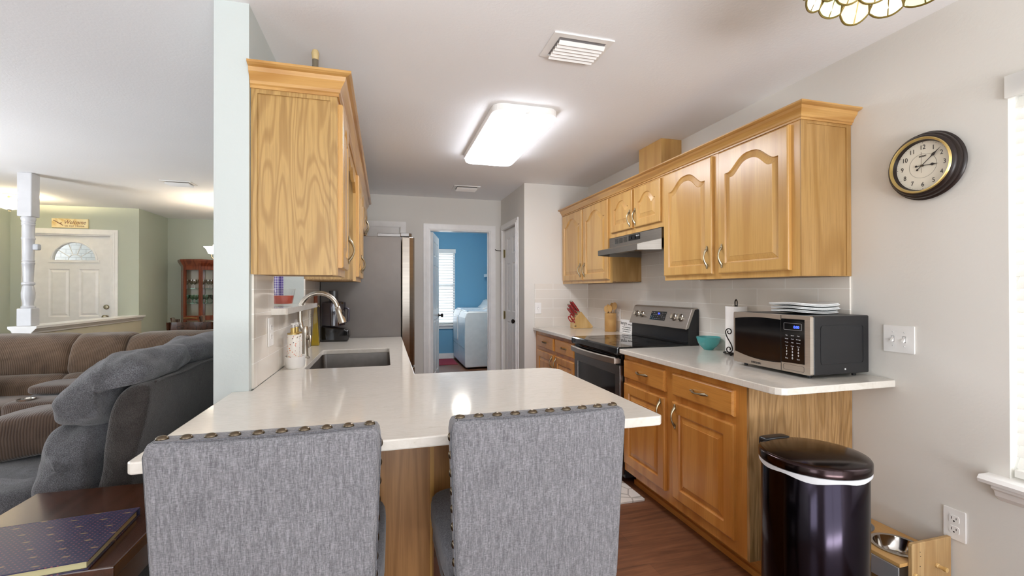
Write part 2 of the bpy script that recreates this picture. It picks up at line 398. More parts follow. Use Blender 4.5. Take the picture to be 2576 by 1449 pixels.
# ------------------------------------------------------------------ the setting
def floor_mat():
    m, nt, b = _new('floor_planks')
    tc = N(nt, 'ShaderNodeTexCoord'); br = N(nt, 'ShaderNodeTexBrick'); br.offset = .37; br.offset_frequency = 2
    mp = N(nt, 'ShaderNodeMapping'); L(nt, tc.outputs['Object'], mp.inputs[0]); L(nt, mp.outputs[0], br.inputs['Vector'])
    br.inputs['Scale'].default_value = 1; br.inputs['Brick Width'].default_value = 1.22; br.inputs['Row Height'].default_value = .16
    br.inputs['Mortar Size'].default_value = .0012
    br.inputs['Color1'].default_value = rgb('#7c5238'); br.inputs['Color2'].default_value = rgb('#5f3b28'); br.inputs['Mortar'].default_value = rgb('#2e1b12')
    g = noise(nt, coords(nt, (2.2, 26, 1)), 1, 5, 1.2, .6)
    gr = ramp(nt, g, [(.3, rgb('#4a2e20')), (.52, rgb('#7a5038')), (.7, rgb('#97684a'))])
    L(nt, mixc(nt, .55, br.outputs['Color'], gr), b.inputs['Base Color'])
    b.inputs['Roughness'].default_value = .38; bump(nt, b, g, .05, .001); return m
XR = 2.16
struct('floor', MB().box(-5.2, 2.6, -2.9, 9.1, -.1, 0), floor_mat())
struct('ceiling', MB().box(-5.2, 2.6, -2.9, 9.1, 2.44, 2.56), M_ceil)
# right wall with window opening
struct('wall_right', MB().hole_slab(rect(-2.9, 5.58, 0, 2.44), [rect(.10, 1.09, .625, 2.06)], XR, XR+.14, 'x'), M_wall)
struct('wall_pantry', MB().box(1.42, XR, 4.585, 4.70, 0, 2.44), M_wall)
struct('wall_pantry_side', MB().hole_slab(rect(4.70, 5.58, 0, 2.44), [rect(4.87, 5.475, .0005, 2.045)], 1.42, 1.53, 'x'), M_wall)
struct('wall_back', MB().hole_slab(rect(-.515, XR, 0, 2.44), [rect(.52, 1.275, .0005, 2.045)], 5.58, 5.70, 'y'), M_wall)
struct('wall_left', MB().hole_slab(rect(2.0, 8.29, 0, 2.44), [rect(2.385, 3.262, 1.20, 2.05)], -.637, -.515, 'x'), paint('pale_column_paint', '#c5ccca'))
struct('wall_dining', MB().box(-3.27, -.637, 8.29, 8.41, 0, 2.44), M_sage)
struct('wall_entry_side', MB().box(-3.38, -3.27, 7.43, 8.41, 0, 2.44), M_sage)
struct('wall_entry', MB().hole_slab(rect(-4.68, -3.38, 0, 2.44), [rect(-4.485, -3.585, .0005, 2.06)], 7.43, 7.55, 'y'), M_sage)
struct('wall_living', MB().hole_slab(rect(-2.9, 7.55, 0, 2.44), [rect(2.2, 4.4, .75, 2.05)], -4.80, -4.68, 'x'), M_sage)
struct('wall_rear', MB().hole_slab(rect(-4.8, 2.30, 0, 2.44), [rect(-.6, 2.1, .04, 2.1), rect(-4.1, -2.1, .6, 2.1)], -2.9, -2.78, 'y'), M_wall)
# laundry room shell
struct('wall_laundry_far', MB().hole_slab(rect(.15, 2.17, 0, 2.44), [rect(.70, 1.31, .66, 2.10)], 8.72, 8.84, 'y'), M_blue)
struct('wall_laundry_left', MB().box(.15, .27, 5.70, 8.72, 0, 2.44), M_blue)
struct('wall_laundry_right', MB().box(2.05, 2.17, 5.70, 8.72, 0, 2.44), M_blue)
struct('baseboard_laundry', MB().box(.27, 2.05, 8.705, 8.72, 0, .10), M_trim)
struct('baseboard_entry', MB().box(-3.585, -3.38, 7.415, 7.43, 0, .1), M_trim)
# tile splash panels (flat to the walls)
struct('trim_tile_right', MB().box(XR-.008, XR, 1.665, 4.577, .914, 1.372).box(XR-.008, XR, 2.74, 3.505, 1.372, 1.70), M_tileR)
struct('trim_tile_pantry', MB().box(1.533, XR-.008, 4.577, 4.585, .914, 1.374), M_tileB)
struct('trim_tile_left', MB().box(-.515, -.507, 2.04, 2.385, .914, 1.385).box(-.515, -.507, 2.385, 3.262, .914, 1.20).box(-.515, -.507, 3.262, 3.965, .914, 1.385), M_tileL)
# half wall between living room and entry, with its white cap
struct('wall_half', MB().box(-3.36, -3.24, 5.42, 7.43, 0, .90), paint('half_wall_paint', '#c9c2ae'))
struct('trim_half_wall_cap', MB().prism([(-3.37, .90), (-3.23, .90), (-3.225, .915), (-3.21, .93), (-3.20, .945), (-3.19, .95), (-3.19, .972), (-3.41, .972), (-3.41, .95), (-3.385, .93)], 5.38, 7.43, 'y'), M_trim)

def casing(name, P, u0, u1, v1, w=.07, v0=0):
    """three-sided door casing with stepped profile; P(u, v, w) maps to the room"""
    m = MB()
    for (a, b, t) in ((0, w, .012), (.004, w*.55, .018), (.006, w*.25, .022)):
        outer = [(u0-b, v0), (u0-a, v0), (u0-a, v1+a), (u1+a, v1+a), (u1+a, v0), (u1+b, v0), (u1+b, v1+b), (u0-b, v1+b)]
        m.prism(outer, 0, t, 'z')
    m.xf(lambda p: P(p.x, p.y, p.z)); return struct(name, m, M_trim)
def six_panel(name, w, h, t, mat, parent, org_fn, panels):
    m = MB(); holes = [rect(*p) for p in panels]
    m.hole_slab(rect(0, w, 0, h), holes, -t, 0, 'z')
    for p in panels:
        L0 = rect(*p); L1 = offset(L0, .012); L2 = offset(L1, .004); L3 = offset(L2, .022)
        for s in (0, -t):
            g = (lambda d: -d if s == 0 else -t+d)
            ls = [[(x, y, s) for x, y in L0], [(x, y, g(.008)) for x, y in L1], [(x, y, g(.008)) for x, y in L2], [(x, y, g(.002)) for x, y in L3]]
            for A, B in zip(ls, ls[1:]):
                for i in range(4): m.add([A[i], A[(i+1) % 4], B[(i+1) % 4], B[i]], [(0, 1, 2, 3)])
            m.add(ls[-1], [(0, 1, 2, 3)])
    m.xf(lambda p: org_fn(p.x, p.y, p.z)); return put(name, m, mat, parent)
def sixp(w):
    s = .11; c = w/2; g = .045
    return [(s, c-g, .22, .92), (c+g, w-s, .22, .92), (s, c-g, 1.04, 1.62), (c+g, w-s, 1.04, 1.62), (s, c-g, 1.73, 1.92), (c+g, w-s, 1.73, 1.92)]
def knob(P, name='knob', parent=None, mat=None, r=.026):
    m = MB().lathe([(.001, 0), (.028, 0), (.028, .004), (.012, .008), (.010, .03), (r*.8, .036), (r, .048), (r*.95, .058), (r*.5, .066), (.001, .067)], n=24)
    m.xf(lambda p: P(p.x, p.y, p.z)); return put(name, m, mat or M_dknob, parent, smooth=True)

# door 1: pantry door on the side wall X=1.42 (faces -X)
d1 = sroot('door_1', (1.445, 5.17, 0))
PX = lambda u, v, w: (1.44-w, 5.475-u, v+.012)
six_panel('door_slab', .605, 2.03, .035, M_trim, d1, PX, sixp(.605))
knob(lambda a, b, c: (1.44-c, 5.475-.545+a, .955+b), parent=d1)
for z in (.25, 1.0, 1.76): put('hinge', MB().box(1.434, 1.440, 5.445, 5.475, z-.045, z+.045).tube([(1.43, 5.472, z-.05), (1.43, 5.472, z+.05)], .007), M_brass, d1)
casing('trim_1', lambda u, v, w: (1.42-w, u, v), 4.87, 5.475, 2.045)
# door 2: door on the back wall behind the fridge
d2 = sroot('door_2', (-.15, 5.6, 0))
struct('trim_2', MB().box(-.51, .17, 5.572, 5.58, 2.05, 2.058), M_trim)
six_panel('door_slab', .67, 2.04, .005, M_trim, d2, lambda u, v, w: (-.505+u, 5.572-w*0-.004+w, v+.01), sixp(.67))
casing('trim_3', lambda u, v, w: (u, 5.58-w, v), -.44, .175, 2.055)
# door 3: open laundry door, hinged on the left jamb
d3 = sroot('door_3', (.535, 5.7, 0))
ang = math.radians(78); hx, hy = .545, 5.72
def P3(u, v, w): return (hx+u*math.cos(ang)-w*math.sin(ang), hy+u*math.sin(ang)+w*math.cos(ang), v+.012)
six_panel('door_slab', .745, 2.02, .035, M_trim, d3, P3, sixp(.745))
knob(lambda a, b, c: P3(.685+a, .945+b, -.035-c), parent=d3); knob(lambda a, b, c: P3(.685+a, .945+b, c), parent=d3)
for z in (.22, 1.0, 1.80): put('hinge', MB().box(.528, .534, 5.66, 5.70, z-.045, z+.045).tube([(.536, 5.705, z-.05), (.536, 5.705, z+.05)], .007), M_brass, d3)
casing('trim_4', lambda u, v, w: (u, 5.58-w, v), .52, 1.275, 2.045)
struct('trim_5', MB().box(.52, .53, 5.58, 5.70, .0, 2.045).box(1.265, 1.275, 5.58, 5.70, .0, 2.045).box(.53, 1.265, 5.58, 5.70, 2.035, 2.045).box(.53, .54, 5.63, 5.65, 0, 2.035).box(1.255, 1.265, 5.63, 5.65, 0, 2.035), M_trim)
# door 4: front door with fanlight
d4 = sroot('door_4', (-4.03, 7.46, 0))
m = MB(); fan = [(-4.02+.235*math.cos(PI*i/20), 1.72+.235*math.sin(PI*i/20)) for i in range(21)]
pn = [rect(-4.30, -4.07, .96, 1.60), rect(-3.97, -3.74, .96, 1.60), rect(-4.30, -4.07, .2, .82), rect(-3.97, -3.74, .2, .82)]
m.hole_slab(rect(-4.47, -3.60, .012, 2.045), [fan]+pn, 7.47, 7.51, 'y')
for q in pn:
    ls = [[(x, 7.47, z) for x, z in q], [(x, 7.480, z) for x, z in offset(q, .015)], [(x, 7.480, z) for x, z in offset(q, .02)], [(x, 7.472, z) for x, z in offset(q, .045)]]
    for A, B in zip(ls, ls[1:]):
        for i in range(4): m.add([A[i], A[(i+1) % 4], B[(i+1) % 4], B[i]], [(0, 1, 2, 3)])
    m.add(ls[-1], [(0, 1, 2, 3)]); m.add([(x, 7.51, z) for x, z in q], [(0, 1, 2, 3)])
put('door_slab', m, M_trim, d4)
put('fanlight_glass', MB().prism(fan, 7.488, 7.494, 'y'), M_pane, d4)
m = MB(); m.tube([(x, 7.466, z) for x, z in [(-4.02+.25*math.cos(PI*i/20), 1.715+.25*math.sin(PI*i/20)) for i in range(21)]], .014); m.box(-4.30, -3.74, 7.452, 7.47, 1.69, 1.72)
put('fanlight_frame', m, M_trim, d4)
m = MB(); m.tube([(-4.02+.075*math.cos(PI*i/12), 7.484, 1.72+.075*math.sin(PI*i/12)) for i in range(13)], .005, 6)
for a in (36, 72, 108, 144): c, s = math.cos(math.radians(a)), math.sin(math.radians(a)); m.tube([(-4.02+.075*c, 7.484, 1.72+.075*s), (-4.02+.235*c, 7.484, 1.72+.235*s)], .005, 6)
put('fanlight_muntins', m, M_trim, d4)
knob(lambda a, b, c: (-3.66+a, 7.47-c, .95+b), 'doorknob', d4, M_pull, .03)
put('deadbolt', MB().lathe([(.001, 0), (.032, 0), (.032, .012), (.026, .02), (.001, .022)], n=24).xf(lambda p: (-3.66+p.x, 7.47-p.z, 1.085+p.y)), M_pull, d4, smooth=True)
casing('trim_6', lambda u, v, w: (u, 7.43-w, v), -4.485, -3.585, 2.06, .075)
struct('trim_7', MB().box(-3.60, -3.585, 7.43, 7.55, 0, 2.06).box(-4.485, -4.47, 7.43, 7.55, 0, 2.06).box(-4.47, -3.60, 7.43, 7.55, 2.047, 2.06), M_trim)
struct('trim_porch_brick', MB().box(-4.75, -3.3, 8.4, 8.5, 0, 2.4), (lambda: (lambda m_nt_b: (lambda m, nt, b: ([setattr(N(nt, 'ShaderNodeTexBrick'), 'offset', .5), L(nt, nt.nodes[-1].outputs[0], b.inputs['Base Color']), [nt.nodes[-1].inputs.__getitem__(k).__setattr__('default_value', v) for k, v in (('Color1', rgb('#f2efe9')), ('Color2', rgb('#e2ddd4')), ('Mortar', rgb('#cfcac2')), ('Scale', 4.0))], (lambda tc, mp: (mp.inputs['Rotation'].__setattr__('default_value', (PI/2, 0, 0)), L(nt, tc.outputs['Object'], mp.inputs[0]), L(nt, mp.outputs[0], [n for n in nt.nodes if n.type == 'TEX_BRICK'][0].inputs['Vector'])))(N(nt, 'ShaderNodeTexCoord'), N(nt, 'ShaderNodeMapping')), m][-1]))(*m_nt_b))(_new('pale_brick')))())

# window 1: right wall window with two inch blinds
def blinds(name, parent_kind_loc, P, u0, u1, v0, v1, tilt, pitch, mat, label, cat='window blinds', head=.06, depth=.05, group=None):
    t = thing(name, label, cat, parent_kind_loc)
    h = MB().box(u0-.005, u1+.005, v1-head, v1, -.035, .035).xf(lambda p: P(p.x, p.z, p.y)); 
    hm = MB()
    for (a, b, c0, c1, e0, e1) in ((u0-.02, u1+.02, v1-head-.012, v1+.008, .036, .046),): hm.add([], [])
    m2 = MB(); m2.v = []; m2.f = []
    m2.box(u0, u1, -.03, .03, v1-head, v1).box(u0-.012, u1+.012, -.045, -.03, v1-head-.015, v1+.004)
    put('valance', m2.xf(lambda p: P(p.x, p.z, p.y)), mat, t)
    k = 0; v = v1-head-.03; c, s = math.cos(tilt), math.sin(tilt)
    while v > v0+.04:
        sl = MB(); n = 6; prof = []
        for i in range(n+1):
            a = (i/n-.5)*depth; b = .0035*(1-(2*i/n-1)**2); prof.append((a*c-b*s, a*s+b*c))
        for i in range(n, -1, -1):
            a = (i/n-.5)*depth; b = .0035*(1-(2*i/n-1)**2)-.0022; prof.append((a*c-b*s, a*s+b*c))
        sl.prism(prof, u0, u1, 'x'); sl.xf(lambda p, v=v: P(p.x, v+p.z, p.y)); put('slat', sl, mat, t, smooth='auto')
        v -= pitch
    put('bottom_rail', MB().box(u0, u1, -.026, .026, v0+.005, v0+.03).xf(lambda p: P(p.x, p.z, p.y)), mat, t)
    m = MB()
    for q in (.12, .5, .88): m.tube([P(u0+(u1-u0)*q, v0+.02, -.028), P(u0+(u1-u0)*q, v1-.03, -.028)], .0012, 5)
    put('ladder_cord', m, mat, t); return t
def slatmat(name, tr):
    m, nt, b = _new(name); b.inputs['Base Color'].default_value = rgb('#f6f5f2'); b.inputs['Roughness'].default_value = .45
    td = N(nt, 'ShaderNodeBsdfTranslucent'); td.inputs[0].default_value = rgb('#fbfaf6'); mx = N(nt, 'ShaderNodeMixShader'); mx.inputs[0].default_value = tr
    L(nt, b.outputs[0], mx.inputs[1]); L(nt, td.outputs[0], mx.inputs[2]); L(nt, mx.outputs[0], nt.nodes['Material Output'].inputs[0]); return m
M_slat = slatmat('white_blind_slat', .35)
w1 = sroot('window_1', (XR+.1, .595, .625))
put('window_frame', MB().hole_slab(rect(.10, 1.09, .625, 2.06), [rect(.15, 1.04, .675, 1.32), rect(.15, 1.04, 1.36, 2.01)], XR+.075, XR+.12, 'x'), M_trim, w1)
put('pane', MB().box(XR+.095, XR+.099, .15, 1.04, .675, 2.01), M_pane, w1)
struct('trim_8', MB().prism([(XR-.06, .605), (XR+.08, .605), (XR+.08, .63), (XR-.055, .63), (XR-.065, .618)], .02, 1.15, 'y').prism([(XR, .54), (XR, .605), (XR-.048, .605), (XR-.045, .59), (XR-.03, .58), (XR-.022, .56), (XR-.006, .545)], .05, 1.12, 'y'), M_trim)
blinds('window_blinds', (XR+.04, .595, .63), lambda u, v, w: (XR+.03+w, u, v), .115, 1.08, .635, 2.07, math.radians(62), .043, M_slat, 'white two inch blinds closed over the right-hand window')
# window 2: laundry window
w2 = sroot('window_2', (1.0, 8.78, .66))
put('window_frame', MB().hole_slab(rect(.70, 1.31, .66, 2.10), [rect(.74, 1.27, .70, 1.37), rect(.74, 1.27, 1.41, 2.06)], 8.77, 8.80, 'y'), M_trim, w2)
put('pane', MB().box(.74, 1.27, 8.782, 8.786, .70, 2.06), M_pane, w2)
struct('trim_9', MB().box(.66, 1.36, 8.66, 8.76, .63, .66).box(.69, 1.33, 8.695, 8.72, .57, .63), M_trim)
blinds('window_blinds', (1.0, 8.74, .66), lambda u, v, w: (u, 8.735+w, v), .71, 1.30, .665, 2.09, math.radians(28), .052, slatmat('ivory_blind_slat', .12), 'half open ivory slat blinds on the blue laundry room window')
# rear openings (behind the camera): patio door and living windows
w3 = sroot('window_3', (.75, -2.84, 0))
put('window_frame', MB().hole_slab(rect(-.6, 2.1, .04, 2.1), [rect(-.52, .72, .12, 2.02), rect(.78, 2.02, .12, 2.02)], -2.86, -2.82, 'y'), M_trim, w3)
w4 = sroot('window_4', (-3.1, -2.84, .6))
put('window_frame', MB().hole_slab(rect(-4.1, -2.1, .6, 2.1), [rect(-4.04, -3.13, .66, 2.04), rect(-3.07, -2.16, .66, 2.04)], -2.86, -2.82, 'y'), M_trim, w4)
w5 = sroot('window_5', (-4.74, 3.3, .75))
put('window_frame', MB().hole_slab(rect(2.2, 4.4, .75, 2.05), [rect(2.26, 3.27, .81, 1.99), rect(3.33, 4.34, .81, 1.99)], -4.76, -4.72, 'x'), M_trim, w5)

# pass-through sill over the sink
struct('trim_sill', MB().prism([(2.36, -.637), (3.285, -.637), (3.285, -.515), (3.33, -.515), (3.33, -.445), (3.315, -.44), (2.345, -.44), (2.33, -.445), (2.33, -.515), (2.36, -.515)], 1.196, 1.225, 'z').xf(lambda p: (p.y, p.x, p.z)), M_ql)

# ------------------------------------------------------------------ cabinet parts
def PR(Xf): return lambda u, v, w: (Xf-w, u, v)      # faces -X (right side of the room)
def PL(Xf): return lambda u, v, w: (Xf+w, u, v)      # faces +X (left side of the room)
def raised(P, u0, u1, v0, v1, arch=0, th=.02, st=.055):
    m = MB()
    O0 = rect(u0, u1, v0, v1); O1 = offset(O0, .002); O2 = offset(O0, .007)
    a0, a1, b0, b1 = u0+st, u1-st, v0+st, v1-st
    def outline(k):
        A0, A1, B0, B1 = a0+k, a1-k, b0+k, b1-k
        if not arch: return rect(A0, A1, B0, B1)
        hh = arch*(1-k*3); sh = (A1-A0)*.06; pts = [(A0, B0), (A1, B0), (A1, B1-hh)]; n = 40
        for i in range(n+1):
            t = i/n; q = abs(2*t-1); pts.append((A1-sh-(A1-A0-2*sh)*t, B1-hh+hh*(.5+.5*math.cos(PI*q**1.35))**.9))
        pts.append((A0, B1-hh)); return pts
    L0 = outline(0)
    nn = len(L0)
    tri = tessellate_polygon([[Vector((*p, 0)) for p in O2], [Vector((*p, 0)) for p in L0]])
    fp = O2+L0; m.add([P(x, y, th) for x, y in fp], [tuple(t) for t in tri])
    def band(A, wa, B, wb):
        k = len(A)
        for i in range(k): m.add([P(*A[i], wa), P(*A[(i+1) % k], wa), P(*B[(i+1) % k], wb), P(*B[i], wb)], [(0, 1, 2, 3)])
    band(O0, 0, O0, th-.006); band(O0, th-.006, O1, th-.0025); band(O1, th-.0025, O2, th)
    m.add([P(x, y, 0) for x, y in O0], [(3, 2, 1, 0)])
    L1 = outline(.004); L2 = outline(.009); L3 = outline(.035); L4 = outline(.038)
    band(L0, th, L1, th-.009); band(L1, th-.009, L2, th-.010); band(L2, th-.010, L3, th-.003); band(L3, th-.003, L4, th-.001)
    t2 = tessellate_polygon([[Vector((*p, 0)) for p in L4]]); m.add([P(x, y, th-.001) for x, y in L4], [tuple(t) for t in t2])
    return m
def pull(P, u, v, vert=True, ln=.096, w0=.02, parent=None):
    pts = []; rs = []
    n = 16
    for i in range(n+1):
        t = i/n; s = (t-.5)*ln; h = w0+.004+.022*math.sin(PI*t)**.8
        rr = .0042+.0035*abs(math.cos(PI*t))**3
        pts.append(P(u, v+s, h) if vert else P(u+s, v, h)); rs.append(rr)
    m = MB().tube(pts, rs, 8)
    for sg in (-1, 1):
        for k in range(3):   # flared leaf ends
            d = ln/2+.004+k*.006
            m.sph(P(u+(k-1)*.0, v+sg*d, w0+.004) if vert else P(u+sg*d, v, w0+.004), .0065-k*.0012, .0065-k*.0012, .0065-k*.0012, 6)
    return put('handle', m, M_pull, parent, smooth=True)
def pulls(P, u, v, vert, door): return pull(P, u, v, vert, parent=door)

def wall_cab(name, label, Pf, Xw, Xf, y0, y1, z0, z1, doors, mat=M_oak, side=M_oakp, base_loc=None, handles=()):
    t = thing(name, label, 'cabinet', (( Xw+Xf)/2, (y0+y1)/2, z0), group='honey oak wall cabinets')
    a, b = min(Xw, Xf), max(Xw, Xf)
    ff = .019; sgn = 1 if Xf > Xw else -1
    bx = sorted((Xw+sgn*.002, Xf-sgn*ff))
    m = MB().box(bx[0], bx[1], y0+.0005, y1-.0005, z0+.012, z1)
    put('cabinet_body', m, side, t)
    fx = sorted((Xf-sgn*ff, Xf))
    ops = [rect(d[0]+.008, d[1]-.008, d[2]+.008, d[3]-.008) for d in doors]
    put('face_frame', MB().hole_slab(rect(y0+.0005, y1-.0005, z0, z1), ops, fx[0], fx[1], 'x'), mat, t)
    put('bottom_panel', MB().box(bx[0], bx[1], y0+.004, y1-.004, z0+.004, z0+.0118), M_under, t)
    for d, h in zip(doors, handles):
        o = put('door', raised(Pf, *d, arch=min(.075, (d[1]-d[0])*.17)), mat, t)
        if h: pulls(Pf, h[0], h[1], True, o)
    return t

PR1 = PR(1.855)
c = wall_cab('wall_cabinet', 'tall oak wall cabinet with two arched doors above the microwave', PR1, XR, 1.855, 1.665, 2.722, 1.372, 2.13,
    [(1.713, 2.184, 1.402, 2.09), (2.238, 2.710, 1.402, 2.09)], handles=[(2.150, 1.50), (2.272, 1.50)])
put('end_panel_moulding', MB().prism([(XR-.002, 1.372), (1.855, 1.372), (1.855, 2.13), (XR-.002, 2.13)], 1.6645, 1.665, 'y').hole_slab(rect(1.855, XR-.002, 1.373, 2.13), [rect(1.888, XR-.03, 1.376, 2.085)], 1.660, 1.6645, 'y'), M_oakp, c)
wall_cab('wall_cabinet', 'short oak cabinet with two small arched doors over the range hood', PR1, XR, 1.855, 2.722, 3.506, 1.745, 2.13,
    [(2.755, 3.098, 1.785, 2.085), (3.125, 3.468, 1.785, 2.085)], handles=[(3.072, 1.865), (3.152, 1.865)])
wall_cab('wall_cabinet', 'oak wall cabinet with two arched doors above the knife block', PR1, XR, 1.855, 3.506, 4.583, 1.372, 2.13,
    [(3.522, 4.020, 1.402, 2.09), (4.05, 4.548, 1.402, 2.09)], handles=[(3.985, 1.50), (4.085, 1.50)])
# crown moulding along the right cabinets with its return
def crown_prof(z0, z1, pr): # (out, z)
    h = z1-z0
    return [(0, z0), (.006, z0), (.006, z0+h*.12), (.012, z0+h*.17), (.014, z0+h*.3), (pr*.35, z0+h*.42), (pr*.55, z0+h*.62), (pr*.62, z0+h*.80), (pr*.85, z0+h*.84), (pr, z0+h*.90), (pr, z1), (0, z1)]
def crown(name, Xf, sg, Xw, ynear, yfar, z0, z1, pr, label, far=False):
    pf = crown_prof(z0, z1, pr); m = MB(); vs = []; n = len(pf)
    path = [(Xw, ynear, 0, -1), (Xf, ynear, sg, -1), (Xf, yfar, sg, 0)]
    for (x, y, dx, dy) in path:
        for o, z in pf: vs.append((x+dx*o, y+dy*o, z))
    fs = [tuple(range(n))]+[tuple(2*n+i for i in range(n))[::-1]]
    for k in range(2):
        for i in range(n): fs.append((k*n+i, k*n+(i+1) % n, (k+1)*n+(i+1) % n, (k+1)*n+i))
    m.add(vs, fs); return tag(put(name, m, M_oakh), label, 'moulding')
crown('crown_moulding', 1.8545, -1, XR-.001, 1.6595, 4.584, 2.098, 2.165, .055, 'stepped oak crown moulding along the tops of the right-hand wall cabinets')
ob_ = put('duct_cover', MB().box(1.985, XR-.001, 2.955, 3.262, 2.131, 2.439), M_oakx if False else M_oak); tag(ob_, 'oak box rising from the right wall cabinets to the ceiling', 'duct cover')

# left wall cabinets
PL1 = PL(-.19)
c = wall_cab('wall_cabinet', 'near left oak wall cabinet with a broad blond end panel facing the camera', PL1, -.515, -.19, 2.03, 2.385, 1.372, 2.14,
    [(2.058, 2.37, 1.405, 2.10)], handles=[(2.335, 1.505)], side=M_oakL)
put('end_panel', MB().box(-.507, -.191, 2.0255, 2.0302, 1.373, 2.14), M_oakL, c)
put('end_panel_moulding', MB().box(-.513, -.490, 2.018, 2.0255, 1.374, 2.14).box(-.217, -.192, 2.018, 2.0255, 1.374, 2.14).box(-.490, -.217, 2.018, 2.0255, 2.098, 2.14), M_oakL, c)
wall_cab('wall_cabinet', 'middle left oak wall cabinet between the pass-through and the fridge', PL1, -.515, -.19, 3.265, 3.972, 1.372, 2.14,
    [(3.29, 3.61, 1.402, 2.10), (3.63, 3.95, 1.402, 2.10)], handles=[(3.575, 1.505), (3.665, 1.505)], side=M_oakL)
wall_cab('wall_cabinet', 'short oak cabinet mounted over the refrigerator', PL1, -.515, -.19, 3.972, 4.90, 1.80, 2.14,
    [(4.0, 4.42, 1.825, 2.10), (4.45, 4.87, 1.825, 2.10)], handles=[(4.385, 1.90), (4.485, 1.90)], side=M_oakL)
vp = [(2.386, 2.14), (2.386, 1.97)]
for i in range(33):
    t = i/32; vp.append((2.386+.878*t, 1.97+.05*abs(math.sin(PI*t*4))**.7+(.04 if .2 < t < .8 else 0)))
vp += [(3.264, 1.97), (3.264, 2.14)]
tag(put('valance_board', MB().prism(vp, -.209, -.191, 'x'), M_oaky), 'scalloped oak valance board joining the two left wall cabinets over the sink', 'valance')
crown('crown_moulding', -.1895, 1, -.514, 2.0175, 4.90, 2.115, 2.205, .058, 'oak crown moulding along the tops of the left-hand wall cabinets')

# base cabinets
def base_cab(name, label, Pf, Xw, Xf, y0, y1, units, mat=M_base, matd=M_basey):
    t = thing(name, label, 'cabinet', ((Xw+Xf)/2, (y0+y1)/2, 0), group='oak base cabinets')
    sgn = 1 if Xf > Xw else -1; bx = sorted((Xw+sgn*.002, Xf-sgn*.019)); fx = sorted((Xf-sgn*.019, Xf))
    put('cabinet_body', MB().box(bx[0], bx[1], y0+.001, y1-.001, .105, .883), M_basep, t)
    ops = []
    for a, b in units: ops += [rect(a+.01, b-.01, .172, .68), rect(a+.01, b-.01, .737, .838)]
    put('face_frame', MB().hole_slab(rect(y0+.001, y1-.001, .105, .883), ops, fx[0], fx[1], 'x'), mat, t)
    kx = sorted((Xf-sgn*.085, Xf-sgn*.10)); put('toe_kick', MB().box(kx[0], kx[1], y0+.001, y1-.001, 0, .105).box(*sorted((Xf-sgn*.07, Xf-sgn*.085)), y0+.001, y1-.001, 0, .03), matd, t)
    for i, (a, b) in enumerate(units):
        d = put('door', raised(Pf, a, b, .162, .692, st=.06), mat, t)
        pulls(Pf, (b-.032) if i == 0 else (a+.032), .615, True, d)
        dm = MB(); O = rect(a, b, .727, .848); O1 = offset(O, .008)
        for A, wa, B, wb in ((O, 0, O, .012), (O, .012, O1, .02)):
            for k in range(4): dm.add([Pf(*A[k], wa), Pf(*A[(k+1) % 4], wa), Pf(*B[(k+1) % 4], wb), Pf(*B[k], wb)], [(0, 1, 2, 3)])
        dm.add([Pf(*q, .02) for q in O1], [(0, 1, 2, 3)]); dm.add([Pf(*q, 0) for q in O], [(3, 2, 1, 0)])
        dr = put('drawer', dm, matd, t); pulls(Pf, (a+b)/2, .788, False, dr)
    return t
PRb = PR(1.55)
c = base_cab('base_cabinet', 'oak base cabinet beside the trash can, two drawers over two doors', PRb, XR, 1.55, 1.665, 2.735, [(1.729, 2.188), (2.262, 2.716)])
put('end_panel', MB().box(1.57, XR-.003, 1.659, 1.6655, .10, .883).box(1.635, XR-.003, 1.659, 1.6655, 0, .10), M_basep, c)
put('corner_strip', MB().box(1.55, 1.575, 1.652, 1.6655, .105, .883).box(1.632, 1.645, 1.652, 1.6655, 0, .105), M_basep, c)
base_cab('base_cabinet', 'oak base cabinet with two drawers beyond the range', PRb, XR, 1.55, 3.522, 4.583, [(3.545, 3.985), (4.03, 4.50)])

# ------------------------------------------------------------------ worktops
sink_hole = rrect(-.392, .028, 2.475, 3.225, .025)
top = [(-.575, 1.255), (-.565, 1.245), (.832, 1.248), (.845, 1.261), (.845, 2.12), (.80, 2.178), (.785, 2.185), (.137, 2.19), (.137, 3.975), (-.5065, 3.975), (-.5065, 1.998), (-.575, 1.998)]
tag(put('countertop', MB().hole_slab(top, [sink_hole], .884, .914, 'z'), M_ql, bevel=.004, seg=2), 'long cream quartz peninsula countertop with the sink cut into it', 'countertop')
tag(put('countertop', MB().prism([(1.512, 2.738), (1.512, 1.505), (1.517, 1.482), (1.532, 1.464), (1.553, 1.455), (2.14, 1.455), (XR-.001, 1.475), (XR-.001, 1.66), (XR-.0085, 1.66), (XR-.0085, 2.738)], .884, .914, 'z'), M_ql, bevel=.004), 'quartz countertop under the microwave with an overhanging end', 'countertop')
tag(put('countertop', MB().prism([(1.512, 3.518), (XR-.0085, 3.518), (XR-.0085, 4.576), (1.512, 4.576)], .884, .914, 'z'), M_ql, bevel=.004), 'far quartz countertop under the knife block and wooden spoons', 'countertop')

